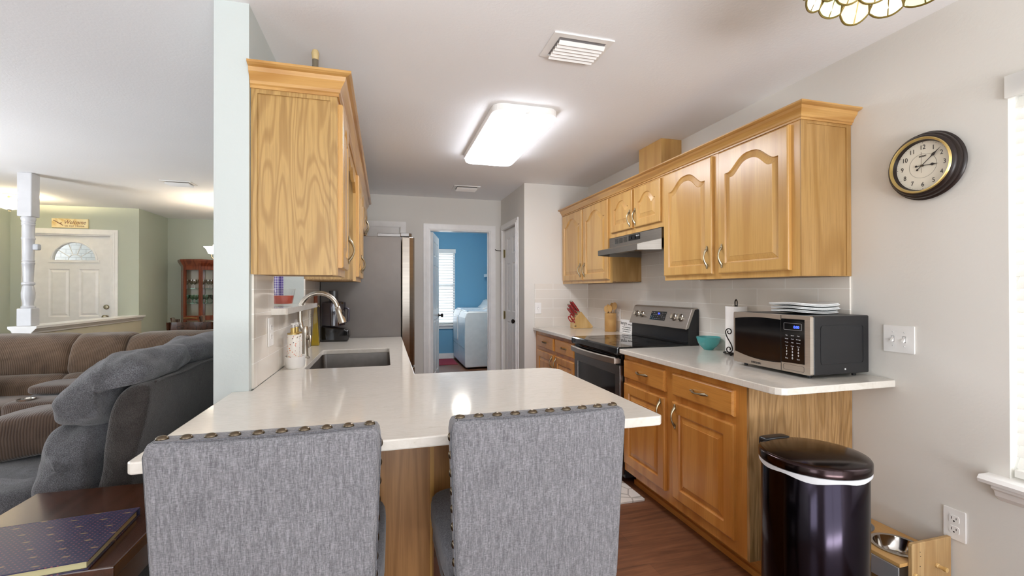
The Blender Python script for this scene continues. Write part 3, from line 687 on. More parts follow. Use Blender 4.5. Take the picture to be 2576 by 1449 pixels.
# island / peninsula base and sink base
t = thing('base_cabinet', 'oak peninsula cabinet whose back panel shows between the two stools', 'cabinet', (.15, 1.85, 0), group='oak base cabinets')
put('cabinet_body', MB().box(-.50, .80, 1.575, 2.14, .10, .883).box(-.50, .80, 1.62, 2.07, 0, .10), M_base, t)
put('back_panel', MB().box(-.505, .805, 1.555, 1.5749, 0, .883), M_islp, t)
put('batten', MB().box(.146, .160, 1.546, 1.5549, 0, .883), M_oak, t)
put('corner_post', MB().box(.785, .808, 1.546, 1.5549, 0, .883).box(-.508, -.485, 1.546, 1.5549, 0, .883), M_oak, t)
t = thing('sink_cabinet', 'oak sink cabinet under the left-hand countertop', 'cabinet', (-.2, 3.0, 0), group='oak base cabinets')
put('cabinet_body', MB().hole_slab(rect(-.512, .10, 2.20, 3.965), [rect(-.44, .07, 2.42, 3.28)], .10, .883, 'z').box(-.512, .03, 2.20, 3.965, 0, .10), M_base, t)
for a, b in ((2.25, 2.78), (2.82, 3.35), (3.40, 3.93)): put('door', raised(PL(.10), a, b, .162, .692), M_base, t, smooth='auto')
m = MB(); i0 = rrect(-.402, .038, 2.465, 3.235, .03); i1 = rrect(-.395, .031, 2.472, 3.228, .03)
m.hole_slab(rrect(-.425, .06, 2.44, 3.26, .03), [i0], .878, .8835, 'z')
def bandz(m, A, za, B, zb):
    k = len(A)
    for i in range(k): m.add([(*A[i], za), (*A[(i+1) % k], za), (*B[(i+1) % k], zb), (*B[i], zb)], [(0, 1, 2, 3)])
i2 = rrect(-.38, .016, 2.487, 3.213, .03); bandz(m, i0, .8835, i1, .70); bandz(m, i1, .70, i2, .675); m.add([(*p, .675) for p in i2], [tuple(range(len(i2)))])
o0 = rrect(-.41, .046, 2.457, 3.243, .03); bandz(m, o0, .878, o0, .665); m.add([(*p, .665) for p in o0], [tuple(range(len(o0)))])
t = tag(put('sink', m, steel('sink_steel', '#8f8984', .35, (30, 30, 30))), 'undermount stainless steel sink set in the cream countertop', 'sink')

# ------------------------------------------------------------------ refrigerator
t = thing('refrigerator', 'stainless refrigerator with a flat grey side at the end of the left counter', 'refrigerator', (-.13, 4.44, 0))
put('cabinet_body', MB().box(-.51, .135, 3.992, 4.885, .02, 1.765), M_fridge, t, bevel=.006)
for a, b in ((3.994, 4.436), (4.442, 4.883)):
    d = put('door', MB().prism([(.142, a), (.205, a), (.235, a+.012), (.248, a+.03), (.252, (a+b)/2), (.248, b-.03), (.235, b-.012), (.205, b), (.142, b)], .66, 1.765, 'z'), M_fridged, t, bevel=.004, smooth=False)
    y = b-.05 if a < 4.2 else a+.05
    put('handle', MB().box(.236, .2535, y-.02, y+.02, .70, .76), M_ssd, d, bevel=.002)
d = put('freezer_drawer', MB().box(.142, .248, 3.994, 4.883, .06, .65), M_fridged, t, bevel=.006)
put('handle', MB().box(.24, .2505, 4.10, 4.78, .60, .635), M_ssd, d, bevel=.002)
for a in (4.0, 4.80):
    put('hinge_cover', MB().box(-.06, .13, a, a+.075, 1.766, 1.792).prism([(.13, a), (.20, a), (.225, a+.02), (.225, a+.055), (.20, a+.075), (.13, a+.075)], 1.770, 1.80, 'z').lathe([(.018, 1.766), (.018, 1.80), (.001, 1.802)], (.205, a+.038, 0), 16), M_ssd, t, bevel=.003)

# ------------------------------------------------------------------ range and hood
t = thing('range', 'black and stainless electric range with a glass cooktop between the counters', 'stove', (1.83, 3.128, 0))
ya, yb = 2.746, 3.510
put('range_body', MB().box(1.56, 2.14, ya, yb, .04, .905), M_blkm, t)
m = MB().prism([(1.497, .880), (1.502, .868), (1.56, .868), (1.56, .905), (2.07, .905), (2.07, .924), (1.510, .924), (1.500, .914)], ya-.004, yb+.004, 'y')
put('cooktop', m, M_glassblk, t, bevel=.003)
for x, y, r in ((1.66, 2.93, .11), (1.66, 3.33, .085), (1.92, 2.93, .075), (1.92, 3.33, .11)):
    put('burner_ring', MB().lathe([(r, .9241), (r, .9246), (r-.003, .9246), (r-.003, .9241)], (x, y, 0), 40, ring=True), flat('ring_print', '#1c1c1e', .1), t)
d = put('oven_door', MB().hole_slab(rect(ya+.004, yb-.004, .205, .80), [rect(ya+.07, yb-.07, .30, .73)], 1.522, 1.558, 'x'), M_ssd, t, bevel=.003)
put('door_glass', MB().box(1.526, 1.556, ya+.069, yb-.069, .299, .731), M_blk, d)
put('vent_trim', MB().box(1.53, 1.56, ya+.002, yb-.002, .802, .866).box(1.522, 1.532, ya+.01, yb-.01, .842, .850), M_blk, t)
pts = []; n = 20
for i in range(n+1): s = i/n; pts.append((1.497-.028*math.sin(PI*s)**.8, ya+.012+(yb-ya-.024)*s))
hm = MB(); vs = []
for x, y in pts: vs += [(x, y, .806), (x-.012, y, .812), (x-.012, y, .848), (x, y, .854)]
fs = [(0, 1, 2, 3), (4*n+3, 4*n+2, 4*n+1, 4*n)]
for i in range(n):
    for k in range(4): fs.append((4*i+k, 4*i+(k+1) % 4, 4*i+4+(k+1) % 4, 4*i+4+k))
hm.add(vs, fs).box(1.495, 1.53, ya+.012, ya+.04, .812, .848).box(1.495, 1.53, yb-.04, yb-.012, .812, .848)
put('handle', hm, M_ss, d, bevel=.002)
put('storage_drawer', MB().box(1.525, 1.558, ya+.004, yb-.004, .06, .198), M_ssd, t, bevel=.003)
g = put('backguard', MB().prism([(2.06, .924), (2.062, 1.03), (2.115, 1.170), (2.148, 1.170), (2.148, .905), (2.06, .905)], ya+.004, yb-.004, 'y').box(2.052, 2.062, ya+.012, yb-.012, .932, .938), M_blkm, t)
put('control_panel', MB().prism([(2.035, 1.030), (2.040, 1.026), (2.060, 1.035), (2.113, 1.166), (2.135, 1.172), (2.135, 1.180), (2.105, 1.180), (2.088, 1.172)], ya-.002, yb+.002, 'y'), M_ss, g, bevel=.004)
import_dir = Vector((2.088-2.035, 0, 1.172-1.030)).normalized(); nrm = Vector((-import_dir.z, 0, import_dir.x))
def onp(u, s, w): p = Vector((2.035, u, 1.030))+import_dir*s+nrm*w; return (p.x, p.y, p.z)
put('display_panel', MB().box(0, 1, 0, 1, 0, 1).xf(lambda p: onp(3.02+.20*p.x, .045+.072*p.y, .0002+.0015*p.z)), M_blk, g)
text('clock_digits', '12:1', .016, onp(3.115, .094, .0022), (0, -1, 0), import_dir, M_disp, g)
for i in range(7):
    for j in range(4):
        if (i, j) in ((2, 3), (3, 3), (4, 3), (0, 2), (6, 2), (4, 1)): continue
        text('touch_label', ['Bake', 'Broil', 'Clean', 'Timer', 'Start', '5', 'Off'][(i+j*3) % 7], .006, onp(3.205-i*.028, .055+j*.016, .0022), (0, -1, 0), import_dir, M_wprint, g, .0003)
for y in (3.345, 3.425, 2.835, 2.915):
    k = MB().lathe([(.027, 0), (.027, .006), (.021, .009), (.019, .028), (.001, .030)], n=24).box(-.004, .004, -.02, .02, .008, .036)
    put('knob', k.xf(lambda p, y=y: onp(y+p.x, .082+p.y, p.z)), M_chrome, g, smooth='auto')
t = thing('range_hood', 'slanted stainless range hood beneath the small oak cabinet', 'range hood', (1.95, 3.125, 1.59))
ha, hb = 2.746, 3.503
top_ = [(XR-.01, ha, 1.744), (1.845, ha, 1.744), (1.845, hb, 1.744), (XR-.01, hb, 1.744)]
m = MB().box(1.845, 1.849, ha, hb, 1.665, 1.744).box(1.849, XR-.01, ha, ha+.003, 1.60, 1.744).box(1.849, XR-.01, hb-.003, hb, 1.60, 1.744).box(1.845, XR-.01, ha, hb, 1.741, 1.7445)
va = [(1.845, ha, 1.665), (1.70, ha+.075, 1.632), (1.70, hb-.075, 1.632), (1.845, hb, 1.665)]; vb = [(1.845, ha, 1.59), (1.70, ha+.075, 1.59), (1.70, hb-.075, 1.59), (1.845, hb, 1.59)]
vi = [(p[0]+.004, p[1], p[2]) for p in vb]
m.add(va, [(0, 1, 2, 3)]); m.add(va+vb, [(0, 1, 5, 4), (1, 2, 6, 5), (2, 3, 7, 6)])
m.box(1.845, XR-.01, ha, ha+.004, 1.59, 1.67).box(1.845, XR-.01, hb-.004, hb, 1.59, 1.67)
put('hood_shell', m, steel('hood_steel', '#a09a92', .45), t)
for a in (3.20, 3.27, 3.34)[::1]:
    m = MB()
    for k in range(7): m.box(1.8435, 1.8455, a-.062+.07, a-.004+.07, 1.690+k*.006, 1.6925+k*.006)
    put('vent_slots', m, M_blk, t)
put('switch_panel', MB().box(1.8425, 1.8455, 3.02, 3.185, 1.692, 1.735), M_blk, t)
for y in (3.155, 3.10): put('rocker_switch', MB().box(1.838, 1.843, y-.015, y+.015, 1.702, 1.722), M_blkm, t)
text('lettering', 'BROAN', .014, (1.842, 3.05, 1.717), (0, -1, 0), (0, 0, 1), M_wprint, t)
put('grease_filter', MB().box(1.80, 2.06, 2.86, 3.16, 1.612, 1.620), M_ssd, t)
put('lamp_lens', MB().box(1.745, 1.80, 3.02, 3.22, 1.598, 1.622), glass('frosted_lens', '#e8e4da', .4), t)

# ------------------------------------------------------------------ microwave
t = thing('microwave', 'stainless front microwave with a black case on the near right counter', 'microwave', (1.965, 1.785, .914))
y0, y1, z0, z1, xf = 1.562, 2.015, .930, 1.192, 1.792
put('case', MB().box(xf+.018, 2.135, y0, y1, z0, z1), M_blkm, t, bevel=.006)
put('side_emboss', MB().hole_slab(rrect(1.85, 2.10, .975, 1.15, .015), [rrect(1.853, 2.097, .978, 1.147, .013)], y0-.0015, y0+.001, 'y'), M_blkm, t)
put('front_frame', MB().hole_slab(rrect(y0, y1, z0+.001, z1, .008), [rect(y0+.028, 1.712, .975, 1.175)], xf, xf+.018, 'x'), steel('pale_stainless', '#d3cabf', .42), t, bevel=.003)
wz = []
for i in range(21): u = i/20; wz.append((1.716+(y1-.012-1.716)*u, .978-.004-.016*math.sin(PI*(.15+u*.75))+.006*u+.012*u*u))
for i in range(21): u = 1-i/20; wz.append((1.716+(y1-.012-1.716)*u, 1.164+.012*math.sin(PI*(.1+u*.8))-.008*u))
dr = put('door_window', MB().prism(wz, xf-.0015, xf+.004, 'x'), M_blk, t)
put('door_seam', MB().box(xf-.0008, xf+.001, 1.7128, 1.7150, z0+.003, z1-.001), M_blkm, t)
cp = put('control_panel', MB().prism([(y0+.028, .982), (y0+.036, .976), (1.712, .972), (1.712, 1.172), (y0+.036, 1.166), (y0+.028, 1.160)], xf-.0015, xf+.005, 'x'), M_blk, t)
text('clock_digits', '0:00', .017, (xf-.002, 1.630, 1.133), (0, -1, 0), (0, 0, 1), M_disp, cp)
put('display_border', MB().hole_slab(rrect(1.603, 1.697, 1.124, 1.156, .003), [rrect(1.6045, 1.6955, 1.1255, 1.1545, .002)], xf-.0022, xf-.0012, 'x'), M_grey, cp)
for j in range(4):
    for i in range(3): text('button_label', [['Pop', 'Baked', 'Pizza'], ['Reheat', 'Cook', 'Beverage'], ['Frozen', 'Melt', 'Defrost'], ['Time', 'Power', 'Timer']][j][i], .0062, (xf-.002, 1.682-i*.031, 1.097-j*.016), (0, -1, 0), (0, 0, 1), M_wprint, cp, .0003)
for k in range(10):
    i, j = (k % 3, k//3) if k < 9 else (1, 3)
    text('number_key', str((k+1) % 10), .0125, (xf-.002, 1.682-i*.031, 1.035-j*.0145), (0, -1, 0), (0, 0, 1), M_wprint, cp, .0003, bold=.0004)
for i, s in ((0, 'Stop'), (2, 'Start')): text('button_label', s, .008, (xf-.002, 1.682-i*.031, .9915), (0, -1, 0), (0, 0, 1), M_wprint, cp, .0003)
text('lettering', 'INSIGNIA', .014, (xf-.0012, 1.865, .9395), (0, -1, 0), (0, 0, 1), flat('engraved_grey', '#4f4a46', .4), t, bold=.0003)
put('door_button', MB().hole_slab(rrect(1.592, 1.702, .940, .966, .006), [rrect(1.5935, 1.7005, .9415, .9645, .005)], xf-.001, xf+.001, 'x'), M_ssd, t)
for x in (1.83, 2.09):
    for y in (1.60, 1.97): put('foot', MB().lathe([(.009, .9145), (.010, .932)], (x, y, 0), 12), M_blkm, t)
put('rubber_plug', MB().sph((1.99, y0-.001, .952), .004, .003, .004, 8), M_wprint, t)
def folded(z, x0, x1, ya, yb, h, w, label):
    m = MB()
    def fn(p): p.z += .004*math.sin(p.x*21+w)+.002*math.sin(p.y*33+w); return p
    m.sbox(x0, x1, ya, yb, z, z+h*.46, 9, 10, fn); m.sbox(x0+.004, x1-.003, ya+.003, yb+.004, z+h*.46, z+h*.95, 9, 10, fn)
    return tag(put('folded_cloth', m, flat('white_cotton', '#dfe1e1', .9, nb=.15, nscale=500), smooth=True), label, 'cloth', 'cloths folded on the microwave')
folded(1.199, 1.868, 2.10, 1.665, 1.86, .013, .3, 'white folded cloth at the bottom of the pile on the microwave')
folded(1.216, 1.862, 2.105, 1.66, 1.855, .012, .5, 'white folded cloth in the middle of the pile on the microwave')
folded(1.233, 1.855, 2.10, 1.658, 1.862, .013, .8, 'white folded cloth on top of the pile on the microwave')

# ------------------------------------------------------------------ bowl, paper towels
tag(put('bowl', MB().lathe([(.001, .915), (.03, .914), (.034, .92), (.05, .935), (.066, .958), (.074, .985), (.077, .997), (.074, .998), (.070, .985), (.062, .960), (.045, .938), (.001, .928)], (2.062, 2.545, 0), 40), M_teal, smooth=True), 'small teal glazed bowl on the counter beside the range', 'bowl')
t = thing('paper_towel_holder', 'dark iron scrollwork paper towel stand on the near right counter', 'paper towel holder', (2.055, 2.29, .914))
put('base', MB().tube([(2.055+.07*math.cos(a), 2.29+.07*math.sin(a), .925) for a in [2*PI*i/28 for i in range(28)]], .004, 8, True).tube([(2.055-.07, 2.29, .925), (2.055+.07, 2.29, .925)], .004).tube([(2.055, 2.22, .925), (2.055, 2.36, .925)], .004), M_iron, t, smooth=True)
for a in (0, 1, 2, 3): put('foot', MB().sph((2.055+.068*math.cos(a*PI/2+.4), 2.29+.068*math.sin(a*PI/2+.4), .9195), .0055, n=8), M_iron, t, smooth=True)
put('rod', MB().tube([(2.055, 2.29, .925), (2.055, 2.29, 1.215)], .004).tube([(2.055, 2.282, 1.20), (2.055, 2.281, 1.235), (2.055, 2.285, 1.245), (2.055, 2.29, 1.249), (2.055, 2.295, 1.245), (2.055, 2.299, 1.235), (2.055, 2.298, 1.20)], .0035), M_iron, t, smooth=True)
sp = []
cx, cz, R0 = .0, 1.045, .026
for i in range(26): a = -PI*.1+i/25*PI*1.9; r = .008+(.026-.008)*(i/25); sp.append((a, r))
def scroll(y0_, z0_):
    pts = []
    for i in range(24):   # upper spiral, opening downward-right
        s = i/23; a = PI*.0+ (1-s)*(-2.6*PI)+0; r = .006+.02*s; pts.append((r*math.cos(a)*1.0, .045+r*math.sin(a)))
    pts = [(p[0], p[1]) for p in pts]
    e = pts[-1]; low = [(-p[0], -p[1]) for p in pts]
    mid = []
    full = pts+[(e[0]+(.0), .03), (.014, .015), (.0, 0), (-.014, -.015), (-.026, -.03)][0:5]+low[::-1]
    return full
full = []
for i in range(0):   # top curl, from its centre outward
    s = i/29; a = math.radians(30+s*450); r = .005+.017*s**.8; full.append((r*math.cos(a), .042+r*math.sin(a)))
full = []
for i in range(40):   # top curl, from its centre outward
    q_ = i/39; a = math.radians(-230+q_*410); rr_ = .006+.012*q_; full.append((rr_*math.cos(a), .044+rr_*math.sin(a)))
bz = [(-.018, .044), (-.018, .012), (.018, -.012), (.018, -.044)]
mid_ = [tuple(sum(c_*bz[k][d_] for k, c_ in enumerate(((1-u)**3, 3*u*(1-u)**2, 3*u*u*(1-u), u**3))) for d_ in (0, 1)) for u in [j/12 for j in range(1, 12)]]
S = full+mid_+[(-x, -z) for x, z in full][::-1]
put('scroll', MB().tube([(1.978+p[0]*.75, 2.262-p[0]*.66, 1.006+p[1]*1.18) for p in S], .0032, 8), M_iron, t, smooth=True)
put('scroll_bracket', MB().tube([(1.978, 2.262, .936), (1.982, 2.268, .927), (1.995, 2.275, .925)], .0035, 8), M_iron, t, smooth=True)
tag(put('paper_towel_roll', MB().lathe([(.012, .936), (.060, .934), (.060, 1.208), (.012, 1.206)], (2.055, 2.29, 0), 40, ring=True), M_paper, smooth='auto'), 'white paper towel roll standing on the dark iron holder', 'paper towel')

# ------------------------------------------------------------------ knife block, spoons, sign
t = thing('knife_block', 'slanted pale wooden knife block on the far right counter', 'knife block', (1.96, 4.35, .914))
kb = [(1.862, .9145), (2.065, .9145), (2.077, .928), (1.945, 1.085), (1.862, 1.005)]
put('block', MB().prism(kb, 4.30, 4.40, 'y'), M_block, t, bevel=.004)
put('maker_badge', MB().box(1.867, 1.887, 4.2985, 4.30, .935, .943), M_blkm, t)
dirv = Vector((-.62, 0, .78)).normalized(); ac = Vector((.72, 0, .69)).normalized()
kn = 0
places = [(.92, 4.33, .13), (.92, 4.372, .13), (.62, 4.325, .125), (.62, 4.36, .12), (.62, 4.385, .12), (.34, 4.33, .10), (.34, 4.372, .10)]
lab = ['red handled knife in the top row of the block, nearest the camera', 'red handled knife in the top row of the block, nearest the wall', 'red handled knife in the middle row of the block, nearest the camera', 'red handled knife at the centre of the middle row of the block', 'red handled knife in the middle row of the block, nearest the wall', 'short red handled knife low in the block, nearest the camera', 'short red handled knife low in the block, nearest the wall']
for (s, y, ln), lb in zip(places, lab):
    b = Vector((1.862, y, 1.005))+(Vector((1.945, y, 1.085))-Vector((1.862, y, 1.005)))*s
    k = thing('knife', lb, 'knife', tuple(b+dirv*.012), group='red knives in the block')
    put('bolster', MB().tube([b+dirv*.001, b+dirv*.018], .006, 10), M_chrome, k, smooth='auto')
    put('handle', MB().tube([b+dirv*(.018+ln*q) for q in (0, .1, .3, .55, .8, .93)], [.007, .010, .0095, .0115, .011, .009], 10), M_red, k, smooth=True)
    put('pommel', MB().tube([b+dirv*(.018+ln*q) for q in (.93, 1.0)], [.009, .007], 10), M_chrome, k, smooth='auto')
    put('rivet', MB().sph(b+dirv*(.018+ln*.3)+Vector((-.006, -.009, 0)), .0022, n=6).sph(b+dirv*(.018+ln*.6)+Vector((-.007, -.0105, 0)), .0022, n=6), M_chrome, k)
k = thing('kitchen_scissors', 'red handled kitchen scissors at the lower front of the knife block', 'scissors', (1.85, 4.29, .99))
for sg, nm in ((1, 0), (-1, 1)):
    ctr = Vector((1.828, 4.289, 1.02))+ac*(.014*sg)
    pts = [ctr+dirv*(.034*math.cos(a))+ac*(.013*math.sin(a)) for a in [2*PI*i/20 for i in range(20)]]
    put('handle', MB().tube(pts, .0055, 8, True), M_red, k, smooth=True)
put('blade', MB().tube([Vector((1.828, 4.289, 1.02))-dirv*.034, Vector((1.828, 4.289, 1.02))-dirv*.058], .007, 8), M_red, k, smooth='auto')

t = thing('utensil_crock', 'tall bamboo utensil crock on the far right counter', 'utensil holder', (2.068, 3.91, .914))
put('crock', MB().lathe([(.001, .915), (.053, .9145), (.055, .918), (.055, 1.088), (.047, 1.088), (.047, .925), (.001, .925)], (2.068, 3.91, 0), 32), M_bamb, t, smooth='auto')
def spoon(nm, lb, dx, dy, tilt, h, wd, solid):
    b = Vector((2.068+dx*.55, 3.91+dy*.55, .932)); e = Vector((2.068+dx, 3.91+dy, h-.075)); d = (e-b).normalized()
    s = d.cross(Vector((1, .6, 0))).normalized() if tilt else d.cross(Vector((.9, 1, 0))).normalized(); n_ = d.cross(s)
    m = MB().tube([b, e], [.0055, .0055], 8)
    vs = []; k = 16
    for w in (.0028, -.0028):
        for i in range(k):
            a = 2*PI*i/k; r = 1 if solid else (1 if math.cos(a) < .6 else .86)
            vs.append(e+d*(.034-.036*math.cos(a)*-1*r)+s*(wd*math.sin(a)*(1.0 if solid else .9+.1*math.cos(a)))+n_*w)
    m.add(vs, [tuple(range(k)), tuple(range(k, 2*k))[::-1]]+[(i, (i+1) % k, k+(i+1) % k, k+i) for i in range(k)])
    return tag(put(nm, m, M_bamb, smooth='auto'), lb, 'utensil', 'wooden utensils in the crock')
spoon('wooden_spoon', 'wooden spoon leaning to the left edge of the bamboo crock', -.028, .02, 0, 1.165, .022, True)
spoon('wooden_spatula', 'broad wooden spatula in the middle of the bamboo crock', -.020, -.030, 1, 1.175, .026, False)
spoon('wooden_spoon', 'wooden spoon standing behind the spatula in the bamboo crock', -.004, .034, 1, 1.175, .020, True)
spoon('wooden_spoon', 'tall wooden spoon leaning right in the bamboo crock, in front', .031, -.016, 0, 1.195, .024, True)
spoon('wooden_spoon', 'tallest wooden spoon at the back right of the bamboo crock', .027, .024, 1, 1.19, .021, True)

t = thing('word_sign', 'small white block sign reading han-gry leaning behind the range', 'sign', (2.115, 3.66, .914))
tl = .10
def SG(u, v, w): return (2.096+v*tl-w, u, .9145+v)
put('plaque', MB().box(0, 1, 0, 1, 0, 1).xf(lambda p: SG(3.555+.235*p.x, .122*p.y, -.014+.014*p.z)), M_white, t, bevel=.001)
vd_ = (tl, 0, 1)
text('lettering', 'han\u00b7gry', .044, SG(3.780, .078, .0008), (0, -1, 0), vd_, M_ink, t, align='LEFT', xs=.85)
text('lettering', "/'haNG-gree/", .018, SG(3.655, .078, .0008), (0, -1, 0), vd_, M_ink, t, align='LEFT', xs=.9)
for i, s in enumerate(['to anger caused by hunger,', 'a bad mood resulting from a', 'severe need for food']): text('lettering', s, .014, SG(3.672, .052-.019*i, .0008), (0, -1, 0), vd_, M_ink, t, xs=1.0)

# ------------------------------------------------------------------ things by the sink
t = thing('faucet', 'brushed nickel pull-down gooseneck faucet at the sink', 'faucet', (-.447, 2.87, .914))
yy = 2.87
put('base', MB().lathe([(.027, .9145), (.027, .920), (.020, .926), (.018, .95), (.0165, .99), (.018, 1.03), (.021, 1.06), (.019, 1.085), (.015, 1.10)], (-.447, yy, 0), 24), M_chrome, t, smooth=True)
pts = [(-.455, yy, 1.075), (-.468, yy, 1.10), (-.474, yy, 1.14), (-.474, yy, 1.19)]
for i in range(1, 17): a = PI-PI*.93*i/16; pts.append((-.474+.103+.103*math.cos(a), yy, 1.19+.103*math.sin(a)))
put('spout', MB().tube(pts, .0135, 14), M_chrome, t, smooth=True)
e = Vector(pts[-1]); d = (Vector(pts[-1])-Vector(pts[-2])).normalized()
hd = put('spray_head', MB().tube([e, e+d*.002, e+d*.03, e+d*.06, e+d*.085, e+d*.10, e+d*.103], [.0145, .016, .0165, .019, .022, .0215, .018], 16), M_chrome, t, smooth='auto')
put('button', MB().sph(e+d*.05+Vector((.018, -.004, .004)), .007, .008, .022, 8), M_blkm, hd, smooth=True)
put('handle', MB().tube([(-.432, yy-.01, 1.03), (-.418, yy-.012, 1.04), (-.414, yy-.03, 1.02), (-.420, yy-.05, .985)], [.012, .009, .006, .005], 10), M_chrome, t, smooth=True)

t = thing('soap_caddy', 'white oval caddy holding two floral soap pumps by the sink', 'caddy', (-.445, 2.56, .914))
put('tray', MB().lathe([(.001, .915), (.042, .9145), (.046, .925), (.048, .972), (.044, .972), (.041, .922), (.001, .920)], (-.445, 2.56, 0), 36, sy=1.55), M_white, t, smooth='auto')
def floral():
    m, nt, b = _new('floral_ceramic'); v = coords(nt)
    vo = N(nt, 'ShaderNodeTexVoronoi'); vo.inputs['Scale'].default_value = 90; L(nt, v, vo.inputs['Vector'])
    dots = ramp(nt, vo.outputs['Distance'], [(.22, (1, 1, 1)), (.27, (0, 0, 0))])
    hue = ramp(nt, vo.outputs['Color'], [(.2, rgb('#d9532f')), (.4, rgb('#e8a83a')), (.6, rgb('#2f3f4a')), (.8, rgb('#d98a75'))])
    L(nt, mixc(nt, dots, rgb('#f3efe8'), hue), b.inputs['Base Color']); b.inputs['Roughness'].default_value = .15; return m
M_flor = floral()
for dy, dx, lb in ((-.028, -.004, 'front floral soap dispenser with gold collar, nearer the camera'), (.031, -.001, 'rear floral soap dispenser with gold collar, nearer the faucet')):
    c_ = (-.445+dx, 2.56+dy, 0)
    q = thing('soap_dispenser', lb, 'soap dispenser', (c_[0], c_[1], .922), group='floral soap dispensers')
    put('bottle', MB().lathe([(.001, .923), (.027, .922), (.029, .93), (.029, 1.078), (.026, 1.085), (.001, 1.087)], c_, 32, sy=.85), M_flor, q, smooth='auto')
    put('collar', MB().lathe([(.028, 1.0855), (.028, 1.092), (.013, 1.093), (.013, 1.118), (.001, 1.119)], c_, 24), M_gold, q, smooth='auto')
    put('pump', MB().lathe([(.005, 1.118), (.005, 1.132), (.012, 1.133), (.012, 1.141), (.001, 1.142)], c_, 16).tube([(c_[0], c_[1], 1.137), (c_[0]+.02, c_[1]-.012, 1.139), (c_[0]+.028, c_[1]-.016, 1.132)], .0035, 8), M_white, q, smooth='auto')

t = thing('olive_oil_bottle', 'tall tapered bottle of yellow oil on the left counter', 'bottle', (-.478, 3.52, .914))
def sq(r, z, c=(-.478, 3.52)): return [(c[0]-r, c[1]-r, z), (c[0]+r, c[1]-r, z), (c[0]+r, c[1]+r, z), (c[0]-r, c[1]+r, z)]
m = MB(); lv = [(.026, .915), (.026, .93), (.023, .95), (.010, 1.175), (.010, 1.20)]
for (r, z), (r2, z2) in zip(lv, lv[1:]): m.add(sq(r, z)+sq(r2, z2), [(i, (i+1) % 4, 4+(i+1) % 4, 4+i) for i in range(4)])
m.add(sq(.026, .915), [(0, 1, 2, 3)]); m.add(sq(.010, 1.20), [(0, 1, 2, 3)])
def oil():
    m, nt, b = _new('yellow_oil'); b.inputs['Base Color'].default_value = rgb('#b79a10'); b.inputs['Transmission Weight'].default_value = .45; b.inputs['Roughness'].default_value = .05; return m
put('bottle_body', m, oil(), t, bevel=.003)
put('cork', MB().lathe([(.010, 1.2005), (.0135, 1.215), (.0125, 1.26), (.014, 1.262), (.012, 1.272), (.001, 1.273)], (-.478, 3.52, 0), 16), flat('sealing_wax_brown', '#7d3f25', .4), t, smooth='auto')
put('twine', MB().lathe([(.011, 1.188), (.0145, 1.190), (.0145, 1.1985), (.011, 1.20)], (-.478, 3.52, 0), 16).tube([(-.466, 3.51, 1.195), (-.455, 3.505, 1.205), (-.452, 3.505, 1.19)], .002, 6), flat('twine', '#cdbb8d', .8), t)

t = thing('food_processor', 'black food processor with a smoky clear bowl beside the fridge', 'food processor', (-.37, 3.80, .914))
put('motor_base', MB().prism([(-.472, .9145), (-.275, .9145), (-.262, .95), (-.268, .998), (-.30, 1.015), (-.47, 1.040), (-.478, 1.03), (-.478, .95)], 3.72, 3.88, 'y'), M_blk, t, bevel=.018, seg=4)
M_smk = thin('smoky_plastic', '#b9b5c6', .25)
put('bowl', MB().lathe([(.001, 1.034), (.085, 1.036), (.086, 1.12), (.090, 1.20), (.088, 1.215), (.06, 1.222), (.001, 1.224), (.001, 1.220), (.06, 1.218), (.084, 1.205), (.082, 1.045), (.001, 1.043)], (-.385, 3.80, 0), 36), M_smk, t, smooth='auto')
put('blade_hub', MB().lathe([(.02, 1.043), (.014, 1.18), (.001, 1.185)], (-.385, 3.80, 0), 16), flat('dark_hub', '#2a2833', .3), t, smooth='auto')
put('feed_tube', MB().lathe([(.034, 1.222), (.034, 1.305), (.030, 1.305), (.030, 1.222)], (-.385, 3.80, 0), 24, sy=.8), flat('smoke_tube', '#3a3b40', .15, 0, .6), t, smooth='auto')
put('bowl_handle', MB().tube([(-.30, 3.79, 1.06), (-.275, 3.785, 1.07), (-.272, 3.785, 1.16), (-.298, 3.79, 1.175)], .009, 10), flat('clear_handle', '#4c4a55', .2), t, smooth=True)

t = thing('candle', 'squat red candle in a flared clear glass cup on the sill', 'candle', (-.515, 2.62, 1.2255))
cc = (-.515, 2.62, 0)
put('glass_cup', MB().lathe([(.001, 1.226), (.042, 1.226), (.046, 1.232), (.060, 1.315), (.062, 1.318), (.0585, 1.318), (.045, 1.240), (.001, 1.236)], cc, 36), M_glass, t, smooth='auto')
put('wax', MB().lathe([(.001, 1.2365), (.0445, 1.2405), (.0520, 1.282), (.001, 1.282)], cc, 32), flat('red_wax', '#c0503c', .4), t, smooth='auto')

t = thing('checked_curtain', 'lavender gingham curtain hanging at the left side of the pass-through', 'curtain', (-.70, 3.40, 1.26))
def gingham(name, c0, c1, s):
    m, nt, b = _new(name); tc = N(nt, 'ShaderNodeTexCoord'); sp_ = N(nt, 'ShaderNodeSeparateXYZ'); L(nt, tc.outputs['UV'], sp_.inputs[0])
    tc2 = coords(nt); sp2 = N(nt, 'ShaderNodeSeparateXYZ'); L(nt, tc2, sp2.inputs[0])
    a = math_(nt, 'GREATER_THAN', math_(nt, 'SINE', math_(nt, 'MULTIPLY', sp2.outputs[2], s)), 0.0)
    c = math_(nt, 'GREATER_THAN', math_(nt, 'SINE', math_(nt, 'MULTIPLY', sp2.outputs[0], s)), 0.0)
    f = math_(nt, 'MULTIPLY', math_(nt, 'ADD', a, c), .5)
    L(nt, mixc(nt, f, rgb(c0), rgb(c1)), b.inputs['Base Color']); b.inputs['Roughness'].default_value = .9; return m
